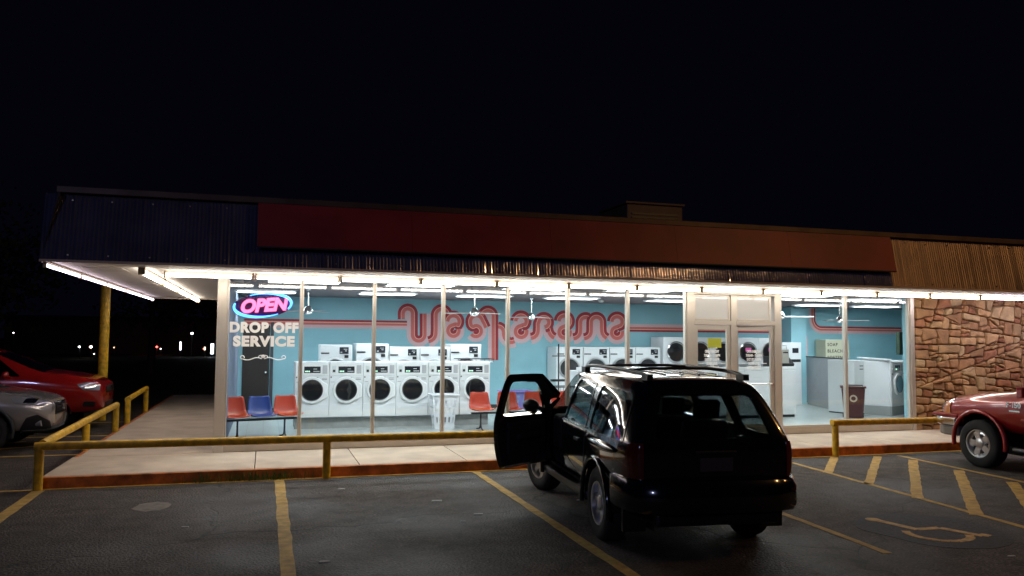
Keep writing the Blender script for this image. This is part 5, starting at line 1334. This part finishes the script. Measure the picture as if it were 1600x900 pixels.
MB().lathe([(0, .0), (.055, .0), (.055, .012), (0, .012)], 'x', (2.385, 0, .86), 20).build('emblem', CHROME, car2, smooth=40)

# ================================================================== NIGHT BACKGROUND
LEAF = mat('dark_foliage', (.035, .055, .022), .8, noise=(1.5, .4)); BARK = mat('bark', (.05, .035, .025), .9, bump=(20, .5))
def tree(label, loc, hgt, cr, seed, n=1500):
    rnd = random.Random(seed); t = thing('tree', label, 'tree', loc, 0, 'dark trees beyond the parking lot')
    tk = MB(); tk.tube([(0, 0, -.1), (.05, .02, hgt*.25), (-.05, .05, hgt*.5), (.1, 0, hgt*.75)], [.22, .17, .12, .05], 8)
    tips = []
    for k in range(9):
        a = rnd.uniform(0, 6.28); z0 = hgt*rnd.uniform(.28, .6); l = cr*rnd.uniform(.6, 1)
        p = [(0, 0, z0), (l*.45*math.cos(a), l*.45*math.sin(a), z0+hgt*.13), (l*math.cos(a), l*math.sin(a), z0+hgt*rnd.uniform(.15, .32))]; tk.tube(p, [.09, .06, .02], 6); tips += [Vector(p[2]), Vector(p[1])]
    tips.append(Vector((0, 0, hgt*.85)))
    tk.build('trunk', BARK, t, smooth=60); lf = MB()
    for i in range(n):
        c = rnd.choice(tips)+Vector((rnd.gauss(0, cr*.24), rnd.gauss(0, cr*.24), rnd.gauss(0, hgt*.085))); s = rnd.uniform(.10, .22)
        u = Vector((rnd.gauss(0, 1), rnd.gauss(0, 1), rnd.gauss(0, 1))).normalized(); v = u.orthogonal().normalized()
        lf.add([c+u*s, c+v*s*.5, c-u*s, c-v*s*.5], [(0, 1, 2, 3)])
    lf.build('crown', LEAF, t); return t
for i, (x, y, hh, cr_) in enumerate([(-12, 38, 8, 3.2), (-5.5, 44, 7.5, 3.0), (-20, 34, 9, 3.6), (-2.0, 58, 8, 3.4), (-26, 52, 9, 3.6)]):
    tree(['dark leafy tree left of the yellow pole', 'dark leafy tree right of the yellow pole', 'large dark tree beyond the red car', 'dark tree far behind the side walkway', 'dark tree far off at the left edge'][i], (x, y, 0), hh, cr_, 31+i)
def lamp(label, px, py, Y, color, s, r=.12, post=True, name='street_lamp'):
    X, Z = onwall(px, py, Y); t = thing(name, label, 'lamp', (X, Y, 0), 0, 'distant lights of the street at night')
    MB().ball((0, 0, Z), r*.58, r*.58, r*.48, 10, 6).build('bulb', emis('lamp_%d_%d' % (px, py), color, s), t)
    p = MB(); p.cyl((0, .15, 0), (0, .15, Z+.25), .06, 8); p.box(-.05, .05, -.15, .2, Z+r*.8, Z+r*.8+.08); p.build('post', ALUD, t)
for a in [('small white street lamp far left above the red car', 21, 520, 80, (1, 1, 1), 3, .10), ('white street lamp just left of the yellow pole', 124, 542, 70, (.9, .95, 1), 5, .13), ('warm wide lamp touching the yellow pole on its left', 142, 542, 75, (1, .75, .55), 4, .20), ('small lamp right below the warm one by the yellow pole', 147, 553, 70, (1, .8, .7), 2.5, .08),
          ('dim amber lamp right of the yellow pole', 178, 543, 80, (1, .5, .3), 1.5, .10), ('red traffic light glowing beyond the walkway', 245, 542, 85, (1, .04, .03), 7, .17), ('small white lamp beside the red light', 251, 545, 85, (.9, .95, 1), 4, .10), ('white lamp high above the red light', 261, 528, 90, (.95, 1, 1), 4, .10),
          ('brightest white street lamp near the glass corner', 300, 521, 80, (.85, .95, 1), 5, .20), ('reddish dim lamp near the glass corner', 318, 545, 80, (1, .3, .2), .8, .12)]:
    lamp(*a)
def lit(label, x0, x1, y0, y1, Y, color, s):
    X0, Z1 = onwall(x0, y0, Y); X1, Z0 = onwall(x1, y1, Y); t = thing('lit_sign', label, 'lit sign', (X0, Y, 0), 0, 'distant lights of the street at night')
    MB().box(0, X1-X0, -.05, .05, Z0, Z1).build('face', emis('sign_%d' % x0, color, s), t); MB().box(-.03, X1-X0+.03, .052, .12, Z0-.03, Z1+.03).build('case', ALUD, t); MB().cyl(((X1-X0)/2, .1, 0), ((X1-X0)/2, .1, Z0), .05, 8).build('post', ALUD, t)
lit('narrow white lit sign between the walkway lamps', 281, 283, 534, 547, 80, (.9, .95, 1), 1.6)
lit('bright bluish lit sign right against the glass corner', 329.5, 333.5, 537, 553, 80, (.75, .9, 1), 2.6)
lit('small amber lit window sign near the glass corner', 319, 321, 542, 547, 80, (1, .7, .5), 1.2)
FB = thing('far_house', 'low dim building far beyond the lot with one faint window', 'building', (-24, 88, 0))
MB().box(0, 26, 0, 9, 0, 3.4).build('wall', mat('far_wall', (.12, .10, .10), .9), FB); MB().box(-.5, 26.5, -.5, 9.5, 3.4, 3.8).build('roof', mat('far_roof', (.05, .04, .04), .9), FB)

for o in list(sc.objects):
    if o.type == 'MESH' and o.parent and o.name.split('.')[0] in ('wheel_arch', 'wheel_flare', 'mud_flap', 'shoulder', 'soffit_hatch', 'end_bracket', 'lettering_bar', 'crossbar', 'roof_rail', 'door_seam', 'door_handle', 'side_moulding', 'running_board', 'belt_moulding', 'hanging_chain', 'roof_rib'):
        split(o)
